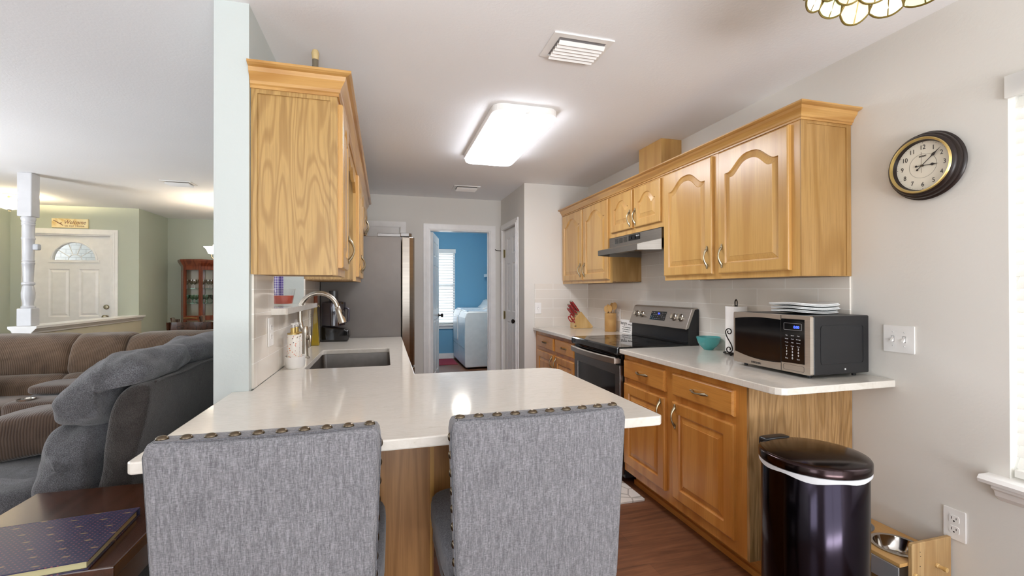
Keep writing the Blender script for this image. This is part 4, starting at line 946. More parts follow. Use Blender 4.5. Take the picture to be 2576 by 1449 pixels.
def drape(x0, x1, y, z0_, z1_, folds, amp, th=.003, n=80, taper=0):
    m = MB(); f = []; g = []
    for i in range(n+1):
        s = i/n; x = x0+(x1-x0)*s; yy_ = y+amp*math.sin(s*folds*2*PI)+amp*.3*math.sin(s*folds*4.7*PI+1)
        f.append((x, yy_)); g.append((x, yy_+th))
    return m.prism(f+g[::-1], z0_, z1_, 'z')
put('panel', drape(-.80, -.652, 3.44, 1.26, 2.12, 3, .018), gingham('lavender_gingham', '#eeeaf5', '#7d63b8', 380), t)
put('rod', MB().tube([(-.85, 3.44, 2.13), (-.645, 3.44, 2.13)], .008), M_iron, t)
tag(put('decor_bottle', MB().lathe([(.001, 2.141), (.017, 2.1405), (.019, 2.16), (.018, 2.28), (.013, 2.32), (.0135, 2.345)], (-.30, 2.20, 0), 20), flat('herb_glass', '#6d6453', .3, nb=.6, nscale=90), smooth='auto'), 'slim herb filled bottle on top of the near left cabinet', 'bottle')
tag(put('bottle_stopper', MB().lathe([(.0135, 2.3455), (.015, 2.36), (.0165, 2.375), (.012, 2.388), (.001, 2.390)], (-.30, 2.20, 0), 20), flat('cork', '#c3ad7c', .6), smooth='auto'), 'pale cork stopper in the slim bottle on the near left cabinet', 'stopper')

# ------------------------------------------------------------------ switches and outlets
def plate(name, label, P, w, h, kind, cat):
    t = thing(name, label, cat, P(0, 0, 0))
    put('cover_plate', MB().prism(rrect(-w/2, w/2, -h/2, h/2, .004), .0006, .006, 'z').xf(lambda p: P(p.x, p.y, p.z)), M_white, t, bevel=.0015)
    if kind == 'duplex':
        for s in (-1, 1):
            r = put('socket', MB().prism(rrect(-.017, .017, s*.021-.014, s*.021+.014, .008), .006, .0078, 'z').xf(lambda p: P(p.x, p.y, p.z)), M_white, t)
            put('slot', MB().box(-.0085, -.0065, s*.021-.002, s*.021+.008, .0078, .0082).xf(lambda p: P(p.x, p.y, p.z)), M_blkm, r)
            put('slot', MB().box(.0065, .0085, s*.021-.001, s*.021+.007, .0078, .0082).xf(lambda p: P(p.x, p.y, p.z)), M_blkm, r)
            put('ground_hole', MB().prism(circ(0, s*.021-.008, .003, 10), .0078, .0082, 'z').xf(lambda p: P(p.x, p.y, p.z)), M_blkm, r)
    else:
        for k in range(kind):
            x = (k-(kind-1)/2)*.046
            put('switch_surround', MB().hole_slab(rect(x-.0065, x+.0065, -.0135, .0135), [rect(x-.0050, x+.0050, -.012, .012)], .0055, .0066, 'z').xf(lambda p: P(p.x, p.y, p.z)), M_grey, t)
            put('toggle', MB().prism([(-.010, .006), (-.013, .018), (-.007, .018), (.006, .006)], x-.0045, x+.0045, 'x').xf(lambda p: P(p.x, p.y, p.z)), M_white, t)
            for s in (-1, 1): put('screw', MB().lathe([(.003, .006), (.0026, .0072), (.001, .0074)], (x, s*.030, 0), 10).xf(lambda p: P(p.x, p.y, p.z)), M_wprint, t)
    return t
plate('light_switch', 'white double toggle switch plate under the wall clock', lambda a, b, c: (XR-c, 1.452-a, 1.093+b), .125, .118, 2, 'light switch')
plate('wall_outlet', 'white wall outlet low on the right wall above the pet feeder', lambda a, b, c: (XR-c, 1.254-a, .386+b), .074, .12, 'duplex', 'outlet')
plate('light_switch', 'white single switch plate on the tiles left of the knife block', lambda a, b, c: (1.568+a, 4.577-c, 1.115+b), .072, .118, 1, 'light switch')
plate('wall_outlet', 'white outlet on the tiles behind the wooden spoons', lambda a, b, c: (XR-.008-c, 3.90-a, 1.07+b), .074, .12, 'duplex', 'outlet')
plate('wall_outlet', 'white outlet on the left tiles near the soap caddy', lambda a, b, c: (-.507+c, 2.305+a, 1.12+b), .09, .13, 'duplex', 'outlet')
plate('wall_outlet', 'white outlet on the left tiles behind the faucet', lambda a, b, c: (-.507+c, 3.44+a, 1.115+b), .074, .12, 'duplex', 'outlet')

# ------------------------------------------------------------------ wall clock (3:08)
t = thing('wall_clock', 'round wall clock with dark ridged rim and cream face', 'clock', (XR, 1.338, 1.817))
CK = lambda u, v, w: (XR-w, 1.338-u, 1.817+v)
put('rim', MB().lathe([(.110, .001), (.128, .001), (.136, .008), (.139, .016), (.136, .022), (.131, .024), (.133, .030), (.130, .038), (.124, .041), (.124, .046), (.119, .052), (.112, .056), (.112, .030), (.110, .028)], n=64, ring=True).xf(lambda p: CK(p.x, p.y, p.z)), M_rim, t, smooth='auto')
put('gold_bezel', MB().lathe([(.107, .050), (.113, .0565), (.110, .0605), (.105, .0595), (.103, .050)], n=64, ring=True).xf(lambda p: CK(p.x, p.y, p.z)), M_gold, t, smooth=True)
put('inner_ring', MB().lathe([(.104, .052), (.098, .034), (.099, .033), (.105, .05)], n=64, ring=True).xf(lambda p: CK(p.x, p.y, p.z)), M_rim, t, smooth=True)
f = put('face', MB().lathe([(.001, .030), (.100, .030), (.100, .0335), (.001, .034)], n=64).xf(lambda p: CK(p.x, p.y, p.z)), M_face, t)
for h in range(1, 13):
    a = PI/2-h*PI/6; text('numeral', str(h), .026, CK(.076*math.cos(a), .076*math.sin(a)-.009, .0345), (0, -1, 0), (0, 0, 1), M_ink, f, .0004, xs=.85)
mk = MB()
for i in range(60):
    a = i*PI/30; r = .0013 if i % 5 == 0 else .0006; mk.lathe([(r, .034), (r, .0346), (.0001, .0347)], (.094*math.cos(a), .094*math.sin(a), 0), 8)
mk.lathe([(.0495, .034), (.0495, .0344), (.0489, .0344), (.0489, .034)], n=64, ring=True)
put('minute_track', mk.xf(lambda p: CK(p.x, p.y, p.z)), M_ink, f)
text('lettering', 'SHARP', .009, CK(0, .036, .0345), (0, -1, 0), (0, 0, 1), M_ink, f, .0003, bold=.0003)
def hand(nm, deg, ln, w, tail, z, mat=M_ink):
    a = math.radians(90-deg); c, s = math.cos(a), math.sin(a)
    pf = [(-tail, -.0012), (ln*.45, -.0013), (ln*.52, -.002), (ln*.62, -w), (ln*.75, -.0018), (ln, 0), (ln*.75, .0018), (ln*.62, w), (ln*.52, .002), (ln*.45, .0013), (-tail, .0012)]
    m = MB().prism(pf, z, z+.001, 'z').prism(circ(-tail, 0, w*.7, 14), z, z+.001, 'z')
    m.xf(lambda p: CK(p.x*c-p.y*s, p.x*s+p.y*c, p.z)); put(nm, m, mat, t)
hand('hour_hand', 94, .057, .006, .022, .037); hand('minute_hand', 48, .088, .006, .022, .0395)
put('second_hand', MB().box(-.0005, .0005, -.03, .055, .042, .0425).prism(circ(0, 0, .004, 14), .034, .043, 'z').xf(lambda p: CK(p.x, p.y, p.z)), M_nail, t)

# ------------------------------------------------------------------ trash can
cx, cy, R = 1.572, 1.362, .178
t = thing('trash_can', 'dark round step trash can with a white liner edge beside the oak cabinet', 'trash can', (cx, cy, 0))
put('can_body', MB().lathe([(.001, .002), (R-.008, .002), (R-.004, .03), (R-.004, .645), (R-.008, .65), (.001, .648)], (cx, cy, 0), 72), M_can, t, smooth='auto')
put('base_ring', MB().lathe([(R-.003, .001), (R+.004, .001), (R+.004, .028), (R-.003, .03)], (cx, cy, 0), 72), M_blkm, t, smooth='auto')
lm = MB(); n = 72; pr = [(R-.006, .652), (R+.001, .650), (R+.004, .655)]
vs = []
for r, z in ((R-.003, .640), (R+.003, .6405), (R+.0035, .655), (R-.003, .656)):
    for i in range(n):
        a = 2*PI*i/n; dz = -.006*max(0, math.sin(3*a+2.5))-.003*math.sin(7*a) if z < .645 else 0
        vs.append((cx+r*math.cos(a), cy+r*math.sin(a), z+dz))
lm.add(vs, [(j*n+i, j*n+(i+1) % n, ((j+1) % 4)*n+(i+1) % n, ((j+1) % 4)*n+i) for j in range(4) for i in range(n)])
put('bin_liner', lm, M_bag, t, smooth='auto')
put('lid', MB().lathe([(R, .657), (R+.005, .658), (R+.005, .684), (R+.001, .690), (R-.01, .693), (R*.8, .699), (R*.4, .703), (.001, .704)], (cx, cy, 0), 72), M_canlid, t, smooth=True)
put('hinge_housing', MB().sbox(cx-.075, cx+.055, cy+R-.035, cy+R+.012, .655, .703, 6, 8), M_blkm, t, smooth=True)
a = math.radians(-22)
hcx = (cx+(R-.004)*math.cos(a), cy+(R-.004)*math.sin(a))
put('side_grip', MB().sbox(-.010, .012, -.020, .020, .30, .42, 3, 8).xf(lambda p: (hcx[0]+p.x*math.cos(a)-p.y*math.sin(a), hcx[1]+p.x*math.sin(a)+p.y*math.cos(a), p.z+.02)), M_blk, t, smooth=True)
put('step_pedal', MB().box(-.035, .035, -.05, .0, .012, .024).xf(lambda p: (cx-.02+p.x, cy-R-.002+p.y, p.z)), M_blkm, t, bevel=.004)

# ------------------------------------------------------------------ pet feeder
t = thing('pet_feeder', 'low bamboo pet feeder stand against the wall under the outlet', 'pet feeder', (2.02, 1.45, 0))
fx0, fx1, fy0, fy1 = 1.895, 2.150, 1.262, 1.652
put('top_board', MB().hole_slab(rect(fx0, fx1, fy0+.015, fy1), [circ(2.024, 1.373, .086, 40), circ(2.024, 1.560, .072, 40)], .245, .258, 'z'), M_bamb, t)
put('side_board', MB().prism([(1.937, .002), (fx1, .002), (fx1, .335), (1.941, .335), (1.937, .325)], fy0, fy0+.0145, 'y'), wood('bamboo_side', '#c8a878', '#b08c5c', '#8f6c3e', .45, 1.2, 'z', 5, coat=0), t, bevel=.002)
put('side_board', MB().prism([(fx0-.01, .002), (fx1, .002), (fx1, .27), (fx0-.01, .27)], fy1+.0005, fy1+.006, 'y'), M_bamb, t)
put('front_rail', MB().box(fx0-.006, fx0-.0005, fy0+.015, fy1, .17, .244), flat('pale_metal_rail', '#c3c5cb', .3, .6), t, bevel=.002)
put('lower_shelf', MB().box(fx0+.01, fx1-.005, fy0+.015, fy1, .055, .067), M_bamb, t)
for x, z in ((1.952, .215), (2.07, .235)): put('wooden_peg', MB().lathe([(.001, 0), (.009, 0), (.009, .006), (.007, .008), (.007, .02), (.009, .024), (.009, .034), (.001, .036)], n=16).xf(lambda p, x=x, z=z: (x+p.x, fy0-.0005-p.z, z+p.y)), M_block, t, smooth='auto')
pb = MB()
for x, z in ((1.98, .30), (1.982, .283), (1.98, .245)): pb.sph((x, fy0, z), .0016, n=6)
put('screw_hole', pb, M_ink, t)
def bowl(y, mat, lb, k=1, nm='pet_bowl'):
    tag(put(nm, MB().lathe([(a*k, b) for a, b in [(.001, .207), (.05, .207), (.062, .215), (.074, .256), (.0785, .2585), (.088, .2588), (.089, .262), (.080, .2645), (.075, .262), (.063, .225), (.052, .213), (.001, .2125)]], (2.024, y, 0), 48), mat, smooth='auto'), lb, 'pet bowl', 'pet bowls in the feeder')
bowl(1.373, steel('bowl_steel', '#c8c4be', .1, (5, 5, 5)), 'shiny stainless bowl set in the near hole of the pet feeder', 1.05)
bowl(1.560, flat('grey_bowl', '#8f98a6', .3, .7), 'grey bowl in the far hole of the pet feeder, behind the trash can', .9)

# ------------------------------------------------------------------ bar stools
def make_stool():
    t = thing('bar_stool', '', 'stool', (0, 0, 0), rz=1e-9)
    # local frame: x across the back, y towards the counter, back face at y=0
    W0, W1, zt, zb, th = .229, .212, 1.004, .56, .072
    def bend(p):
        s = (p.z-zb)/(zt-zb); w = W1+(W0-W1)*max(0, s)
        return Vector((p.x*w/.22, p.y+.012*(abs(p.x)/.22)**2*1.0-.006+.030*(1-s)*.6, p.z))
    m = MB(); n = 14
    pf = rrect(-.22, .22, 0, th, .014, 4); vs = []; rows = [(zb, 0), (zb+.1, 0), (zb+.2, 0), (zb+.32, 0), (zt-.03, 0), (zt-.012, .003), (zt-.003, .008), (zt, .016)]
    k = len(pf)
    for z, ins in rows:
        q = offset(pf, ins) if ins else pf
        for p in q: vs.append(bend(Vector((p[0], p[1], z))))
    fs = [tuple(range(k))[::-1], tuple((len(rows)-1)*k+i for i in range(k))]
    for j in range(len(rows)-1):
        for i in range(k): fs.append((j*k+i, j*k+(i+1) % k, (j+1)*k+(i+1) % k, (j+1)*k+i))
    m.add(vs, fs); b = put('backrest', m, M_fab, t, smooth='auto')
    wl = MB()   # welt seam around the outside back
    pts = [bend(Vector((x, .014, z))) for x, z in [(-.221, zb), (-.221, zt-.03), (-.215, zt-.012), (-.20, zt-.0015)]+[(x/10, zt-.0008) for x in range(-1, 2)]+[(.20, zt-.0015), (.215, zt-.012), (.221, zt-.03), (.221, zb)]]
    put('welt', wl.tube(pts, .0022, 6), M_fabd, b, smooth=True)
    for i in range(10):
        p = bend(Vector((-.196+.392*i/9, .036, zt+.0005))); put('nail_head', MB().sph(p, .0125, .0105, .0075, 8), M_nail, t, smooth=True)
    for sx in (-1, 1):
        for i in range(9):
            p = bend(Vector((sx*.2205, .034, zt-.045-i*.044))); put('nail_head', MB().sph(p, .0055, .009, .010, 7), M_nail, t, smooth=True)
    def sf(p): 
        if p.z > .62: p.z += .012*math.cos(p.x*6)*math.cos((p.y-.3)*6)-.006
        return p
    put('seat', MB().sbox(-.235, .235, .055, .475, .565, .665, 7, 12, sf), M_fabd, t, smooth=True)
    put('seat_rail', MB().hole_slab(rrect(-.222, .222, .06, .465, .02), [rrect(-.20, .20, .08, .445, .02)], .50, .572, 'z'), M_fabd, t)
    for sx in (-1, 1):
        for i in range(9): put('nail_head', MB().sph((sx*.2225, .09+i*.043, .555), .005, .008, .008, 6), M_nail, t, smooth=True)
    for sx in (-1, 1):
        for y, yo in ((.085, -.02), (.44, .01)):
            m = MB(); a, c = .022, .015
            m.add([(sx*.20-a, y-a, .55), (sx*.20+a, y-a, .55), (sx*.20+a, y+a, .55), (sx*.20-a, y+a, .55), (sx*.205-c, y+yo-c, .001), (sx*.205+c, y+yo-c, .001), (sx*.205+c, y+yo+c, .001), (sx*.205-c, y+yo+c, .001)],
                  [(0, 1, 2, 3), (4, 7, 6, 5), (0, 4, 5, 1), (1, 5, 6, 2), (2, 6, 7, 3), (3, 7, 4, 0)]); put('leg', m, M_espr, t)
    put('foot_rail', MB().box(-.20, .20, .432, .458, .20, .235), M_espr, t)
    for sx in (-1, 1): put('side_rail', MB().box(sx*.203-.01, sx*.203+.01, .08, .44, .26, .29), M_espr, t)
    return t
s1 = make_stool(); s1.location = (-.238, 1.052, 0); s1.rotation_euler = (0, 0, math.radians(-1.0))
s1['label'] = 'left grey linen bar stool with bronze nailheads, back to the camera'; s1['group'] = 'grey nailhead bar stools'
s2 = dup(s1, (.378, 1.048, 0), math.radians(.8), 'right grey linen bar stool with bronze nailheads, back to the camera', 'grey nailhead bar stools')

# ------------------------------------------------------------------ ceiling things
t = thing('ceiling_light', 'glowing rounded rectangular flush ceiling light', 'ceiling light', (.825, 3.16, 2.44))
put('base_pan', MB().prism(rrect(.632, 1.052, 2.643, 3.782, .075), 2.397, 2.439, 'z'), M_white, t, bevel=.004)
dm = MB(); rr = [(.004, 2.3965), (.003, 2.380), (.008, 2.372), (.018, 2.367), (.035, 2.365), (.06, 2.3645)]
base_ = rrect(.638, 1.046, 2.650, 3.775, .07, 8)
for (a, za), (b, zb) in zip(rr, rr[1:]): bandz(dm, offset(base_, a), za, offset(base_, b), zb)
dm.add([(*p, 2.3645) for p in offset(base_, .06)], [tuple(range(len(base_)))]); dm.add([(*p, 2.3965) for p in offset(base_, .004)], [tuple(range(len(base_)))])
put('diffuser', dm, emit('lamp_diffuser', '#f6f8ff', 10), t, smooth='auto')
put('end_clip', MB().sbox(.825, .855, 2.633, 2.655, 2.385, 2.412, 4, 5), M_trim, t, smooth=True)
def vent(lb, x0, x1, y0, y1, nsl, fw_, loc_mat=M_white, flip=-1, tilt=40):
    t = thing('ceiling_vent', lb, 'air vent', ((x0+x1)/2, (y0+y1)/2, 2.44), group='white ceiling vents')
    put('frame', MB().hole_slab(rect(x0, x1, y0, y1), [rect(x0+fw_, x1-fw_*.8, y0+fw_*.9, y1-fw_*.6)], 2.433, 2.4395, 'z'), loc_mat, t, bevel=.002)
    put('backing', MB().box(x0+fw_, x1-fw_*.8, y0+fw_*.9, y1-fw_*.6, 2.4385, 2.4397), flat('vent_shadow', '#9c9ca0', .8), t)
    a, b = y0+fw_*.9, y1-fw_*.6
    for i in range(nsl):
        y = a+(b-a)*(i+.5)/nsl; c, s = math.cos(math.radians(tilt)), math.sin(math.radians(tilt)); w = (b-a)/nsl*.36
        m = MB().prism([(y-w*c*flip, 2.418-w*s), (y+w*c*flip, 2.418+w*s), (y+w*c*flip+.001, 2.419+w*s+.001), (y-w*c*flip, 2.4195-w*s+.001)], x0+fw_+.002, x1-fw_*.8-.002, 'x'); put('louvre', m, loc_mat, t)
    return t
vent('large white ceiling vent with open louvres nearest the camera', .715, 1.005, 1.85, 2.062, 6, .035)
vent('small white ceiling vent near the laundry doorway', .72, 1.01, 4.86, 5.07, 6, .035)
vent('white ceiling vent in the living room beyond the column', -2.22, -1.94, 5.43, 5.62, 5, .03)

# stained glass ceiling lamp over the dining spot, mostly out of frame
t = thing('stained_glass_lamp', 'cream and green stained glass ceiling lamp with scalloped petals, cut off by the frame', 'ceiling light', (1.335, .85, 2.44))
lx, ly = 1.335, .85
def S(a, z, off=0):   # bell surface
    s = (2.40-z)/.25; r = .06+.20*max(0, s)**.62-off; return (lx+r*math.cos(a), ly+r*math.sin(a), z)
gm = [emit('lit_cream_glass', '#ecd9b0', .24), emit('lit_ivory_glass', '#edecd6', .30), emit('lit_mint_glass', '#d2e6bb', .24)]
M_came = flat('brass_came', '#7d6a35', .4, .6)
rnd = random.Random(4)
nk = 18
def petal(a0, a1, zt, zb, drop, idx, row):
    pts = []; n = 12
    for i in range(n+1):
        s = i/n; a = a0+(a1-a0)*s; z = zb-drop*(1-abs(2*s-1)**2.4); pts.append((a, z))
    tp = [(a1-(a1-a0)*.22, zt), ((a0+a1)/2, zt+.006), (a0+(a1-a0)*.22, zt)]
    loop = pts+tp; k = len(loop)
    m = MB(); out = [Vector(S(a, z, .006*row)) for a, z in loop]; c = Vector((lx, ly, out[0].z))
    inn = [p+(Vector((lx, ly, p.z))-p).normalized()*.003 for p in out]
    m.add(out+inn, [(i, (i+1) % k, k+(i+1) % k, k+i) for i in range(k)])
    # strip fill between arc and top
    cm = sum(out, Vector())/k; ci = sum(inn, Vector())/k; b = len(m.v)
    m.add(out+[cm], [(i, (i+1) % k, k) for i in range(k)]); m.add(inn+[ci], [((i+1) % k, i, k) for i in range(k)])
    p = put('glass_petal', m, gm[(idx*5+row) % 3], t)
    mid2 = [(a_+b_)/2 for a_, b_ in zip(out, inn)]; put('lead_came', MB().tube(mid2, .0032, 6, True).tube([mid2[n//2-1], (mid2[n//2-1]+mid2[-2])/2, mid2[-2]], .0028, 6), M_came, p, smooth=True)
for i in range(nk):
    w = 2*PI/nk; o = rnd.uniform(-.03, .03)
    petal(i*w-w*.01, (i+1)*w+w*.01, 2.235, 2.175, .016+rnd.uniform(-.008, .016), i, 0)
    petal((i+.5)*w-.02, (i+1.5)*w+.02, 2.30, 2.212, .018, i+1, 1)
    petal(i*w-.02, (i+1)*w+.02, 2.365, 2.285, .014, i+2, 2)
put('ceiling_canopy', MB().lathe([(.075, 2.4395), (.075, 2.42), (.06, 2.39), (.055, 2.36), (.001, 2.355)], (lx, ly, 0), 32), M_nail, t, smooth='auto')
put('bulb', MB().sph((lx, ly, 2.30), .032), emit('bulb_glow', '#fff2d8', 2), t, smooth=True)

# ------------------------------------------------------------------ floor mats
def matmat(name, c0, c1):
    m, nt, b = _new(name); v = coords(nt); vo = N(nt, 'ShaderNodeTexVoronoi', feature='DISTANCE_TO_EDGE'); vo.inputs['Scale'].default_value = 9; L(nt, v, vo.inputs['Vector'])
    L(nt, ramp(nt, vo.outputs['Distance'], [(.02, rgb(c1)), (.05, rgb(c0))]), b.inputs['Base Color']); b.inputs['Roughness'].default_value = .9; return m
tag(put('kitchen_mat', MB().prism(rrect(.95, 1.555, 2.495, 3.25, .01), .0005, .011, 'z'), matmat('floral_mat', '#d9d3cb', '#aaa39a')), 'pale flower patterned kitchen mat on the floor near the range', 'mat')
tag(put('laundry_rug', MB().prism(rect(.84, 1.24, 7.95, 8.62), .0005, .009, 'z'), flat('red_rug', '#8f2c3e', .9, nb=.4)), 'small red rug on the laundry room floor', 'rug')

# ------------------------------------------------------------------ laundry machines
def laundry(name, lb, x0, y0, y1, ztop, top):
    t = thing(name, lb, name, ((x0+2.0)/2, (y0+y1)/2, 0), group='white laundry machines')
    put('cabinet', MB().prism([(x0+.01, .03), (x0, .06), (x0-.006, .5), (x0, ztop-.10), (x0+.03, ztop-.02), (x0+.06, ztop), (1.93, ztop), (1.93, .03)], y0, y1, 'y'), M_white, t, bevel=.012, seg=3)
    put('lid', MB().sbox(x0+.05, 1.74, y0+.02, y1-.02, ztop-.005, ztop+.022, 8, 8), flat('machine_lid', '#dfe6ee', .12), t, smooth='auto')
    put('control_console', MB().prism([(1.68, ztop+.0), (1.74, ztop+.02), (1.80, ztop+.07), (1.85, ztop+.15), (1.90, ztop+.17), (1.93, ztop+.16), (1.93, ztop)], y0+.005, y1-.005, 'y'), M_white, t, bevel=.008, seg=3)
    put('front_seam', MB().box(x0-.0075, x0+.01, y0+.03, y1-.03, .34, .344), M_grey, t)
    for x in (x0+.07, 1.86):
        for y in (y0+.05, y1-.05): put('foot', MB().lathe([(.018, .001), (.022, .012), (.012, .032)], (x, y, 0), 12), M_blkm, t)
    if top: put('dryer_door', MB().sbox(x0-.018, x0+.004, y0+.08, y1-.08, .40, .84, 10, 6), M_white, t, smooth='auto')
laundry('washer', 'white washing machine nearest the laundry doorway', 1.27, 7.40, 8.05, .945, False)
laundry('dryer', 'white clothes dryer beyond the washer, nearer the window', 1.27, 8.065, 8.70, .960, True)
t = thing('wire_shelf', 'small white shelf on the right wall of the laundry room', 'shelf', (1.96, 8.3, 1.55))
put('shelf_board', MB().box(1.86, 2.049, 7.9, 8.64, 1.585, 1.60), M_white, t, bevel=.002); put('lip', MB().box(1.855, 1.863, 7.9, 8.64, 1.56, 1.612), M_white, t)
tag(put('detergent_bottle', MB().lathe([(.001, 1.601), (.04, 1.601), (.042, 1.62), (.042, 1.72), (.02, 1.75), (.02, 1.79), (.001, 1.791)], (1.93, 8.50, 0), 20), flat('brown_bottle', '#5a2d22', .4), smooth='auto'), 'dark bottle on the laundry shelf', 'bottle')
tag(put('blue_tub', MB().lathe([(.001, 1.601), (.035, 1.601), (.04, 1.67), (.001, 1.672)], (1.905, 8.36, 0), 20), flat('blue_tub', '#3f8fc4', .4), smooth='auto'), 'light blue tub on the laundry shelf', 'tub')
tag(put('door_hook', MB().tube([(1.405, 5.52, 1.80), (1.36, 5.52, 1.80), (1.335, 5.52, 1.805), (1.33, 5.52, 1.82)], .0035, 8).lathe([(.010, 0), (.010, .01), (.001, .011)], (1.409, 5.52, 1.80), 12, axis='x'), M_iron, smooth='auto'), 'small dark metal hook beside the pantry door hinge', 'hook')

# ------------------------------------------------------------------ porch post, entry
PXp, PYp = -3.31, 5.475
t = thing('porch_post', 'white turned wooden post standing on the half wall', 'post', (PXp, PYp, .973))
h = .057
put('upper_block', MB().prism([(PXp-h, PYp-h), (PXp+h, PYp-h), (PXp+h, PYp+h), (PXp-h, PYp+h)], 2.02, 2.4395, 'z'), M_post, t, bevel=.008)
put('lower_block', MB().prism([(PXp-h, PYp-h), (PXp+h, PYp-h), (PXp+h, PYp+h), (PXp-h, PYp+h)], .9725, 1.14, 'z'), M_post, t, bevel=.006)
pz = [(.001, 1.14), (.05, 1.14), (.052, 1.155), (.040, 1.165), (.038, 1.19), (.048, 1.24), (.050, 1.29), (.042, 1.34), (.036, 1.36), (.048, 1.37), (.048, 1.385), (.036, 1.395), (.040, 1.50), (.042, 1.56), (.046, 1.565), (.046, 1.58), (.041, 1.585), (.046, 1.60), (.041, 1.61), (.043, 1.72), (.045, 1.80), (.049, 1.806), (.049, 1.82), (.044, 1.828), (.045, 1.90), (.046, 1.94), (.050, 1.945), (.046, 1.955), (.050, 1.965), (.046, 1.975), (.052, 1.99), (.054, 2.005), (.05, 2.02), (.001, 2.02)]
put('turned_shaft', MB().lathe(pz, (PXp, PYp, 0), 32), M_post, t, smooth='auto')
tag(put('camera_sensor', MB().sbox(-3.262, -3.215, 5.44, 5.49, 1.70, 1.76, 5, 6), flat('sensor_grey', '#b9bcc2', .4), smooth=True), 'small grey sensor fixed to the side of the white turned post', 'sensor')
t = thing('welcome_sign', 'wooden welcome sign with brown lettering above the front door', 'sign', (-4.035, 7.42, 2.20))
def signm():
    m, nt, b = _new('sign_wood'); v = coords(nt); g = noise(nt, v, 9, 4, .8)
    L(nt, ramp(nt, g, [(.35, rgb('#d9b46c')), (.5, rgb('#ecd9a8')), (.7, rgb('#f1e3ba'))]), b.inputs['Base Color']); return m
put('board', MB().box(-4.235, -3.838, 7.408, 7.428, 2.145, 2.268), signm(), t, bevel=.002)
M_brn = flat('brown_lettering', '#7a4a38', .6)
text('lettering', 'Welcome', .072, (-3.985, 7.4075, 2.197), (1, 0, 0), (0, 0, 1), M_brn, t, xs=.85, shear=.35)
text('lettering', 'to our Home', .040, (-3.985, 7.4075, 2.160), (1, 0, 0), (0, 0, 1), M_brn, t, xs=1.0)
m = MB()
for i in range(5): m.tube([(-4.215+.02*i, 7.407, 2.24-.012*i), (-4.19+.02*i, 7.4065, 2.232-.014*i)], .004, 6)
m.tube([(-4.17, 7.407, 2.212), (-4.15, 7.4065, 2.20), (-4.125, 7.407, 2.212)], .0045, 6)
put('bird_and_branch', m, M_brn, t)
# flush entry lamp
t = thing('entry_lamp', 'glowing glass bowl ceiling lamp over the entry, behind the white post', 'ceiling light', (-4.24, 6.72, 2.44))
put('glass_bowl', MB().lathe([(.001, 2.262), (.03, 2.262), (.10, 2.285), (.165, 2.325), (.20, 2.365), (.205, 2.372), (.19, 2.365), (.10, 2.295), (.001, 2.272)], (-4.24, 6.72, 0), 40), emit('alabaster_glow', '#fff3d6', 2.2), t, smooth='auto')
put('finial', MB().lathe([(.001, 2.235), (.014, 2.24), (.010, 2.25), (.02, 2.2615), (.001, 2.262)], (-4.24, 6.72, 0), 16), M_pull, t, smooth=True)
put('canopy_ring', MB().lathe([(.10, 2.4395), (.10, 2.425), (.02, 2.42), (.02, 2.275), (.001, 2.27)], (-4.24, 6.72, 0), 24), M_pull, t, smooth='auto')
put('bulb', MB().sph((-4.24+.07, 6.72, 2.37), .025), emit('entry_bulb', '#ffe9c4', 420), t); put('bulb', MB().sph((-4.24-.07, 6.72, 2.37), .025), emit('entry_bulb2', '#ffe9c4', 420), t)

# ------------------------------------------------------------------ corner china cabinet
t = thing('china_cabinet', 'cherry wood corner china cabinet with glass doors and glassware', 'china cabinet', (-2.74, 7.95, 0))
P5 = [(-3.0, 8.20), (-3.0, 8.05), (-2.91, 7.89), (-2.65, 7.80), (-2.505, 7.95), (-2.505, 8.20)]
def P5o(d): 
    c = Vector((-2.73, 8.03)); return [tuple(c+(Vector(p)-c)*(1+d/.26)) for p in P5]
put('base_panel', MB().prism(P5, .01, .32, 'z'), M_cherry, t)
cr = MB()
lev = [(0, 1.665), (.004, 1.68), (.03, 1.72), (.045, 1.75), (.045, 1.775), (0, 1.775)]
for (a, za), (b, zb) in zip(lev, lev[1:]): bandz(cr, P5o(a), za, P5o(b), zb)
cr.add([(*p, 1.775) for p in P5], [tuple(range(6))]); cr.add([(*p, 1.665) for p in P5], [tuple(range(6))])
put('crown', cr, M_cherry, t)
def stile(a, b, s0, s1, z0, z1, th=.022):
    A, B = Vector(a), Vector(b); d = (B-A); nrm_ = Vector((d.y, -d.x)).normalized()
    p, q = A+d*s0, A+d*s1
    return [(*p, z0), (*q, z0), (*(q-nrm_*th), z0), (*(p-nrm_*th), z0), (*p, z1), (*q, z1), (*(q-nrm_*th), z1), (*(p-nrm_*th), z1)]
BX = [(0, 1, 2, 3), (4, 7, 6, 5), (0, 4, 5, 1), (1, 5, 6, 2), (2, 6, 7, 3), (3, 7, 4, 0)]
for a, b in ((P5[1], P5[2]), (P5[2], P5[3]), (P5[3], P5[4])):
    nm = 'door' if (a, b) == (P5[2], P5[3]) else 'side_frame'
    m = MB().add(stile(a, b, 0, .13, .32, 1.665), BX).add(stile(a, b, .87, 1, .32, 1.665), BX)
    for z0, z1 in ((.32, .38), (.86, .93), (1.62, 1.665)): m.add(stile(a, b, .13, .87, z0, z1), BX)
    d = put(nm, m, M_cherry, t)
    g = MB().add(stile(a, b, .13, .87, .93, 1.62, .004), BX).add(stile(a, b, .13, .87, .38, .86, .004), BX); put('glass_pane', g, M_pane, d)
put('back_panel', MB().box(-2.99, -2.515, 8.185, 8.20, .32, 1.665), flat('cabinet_mirror_back', '#b3a48a', .25), t)
put('back_post', MB().box(-2.76, -2.72, 8.17, 8.184, .32, 1.665).box(-3.0, -2.985, 8.06, 8.19, .32, 1.665).box(-2.52, -2.506, 7.96, 8.19, .32, 1.665), M_cherry, t)
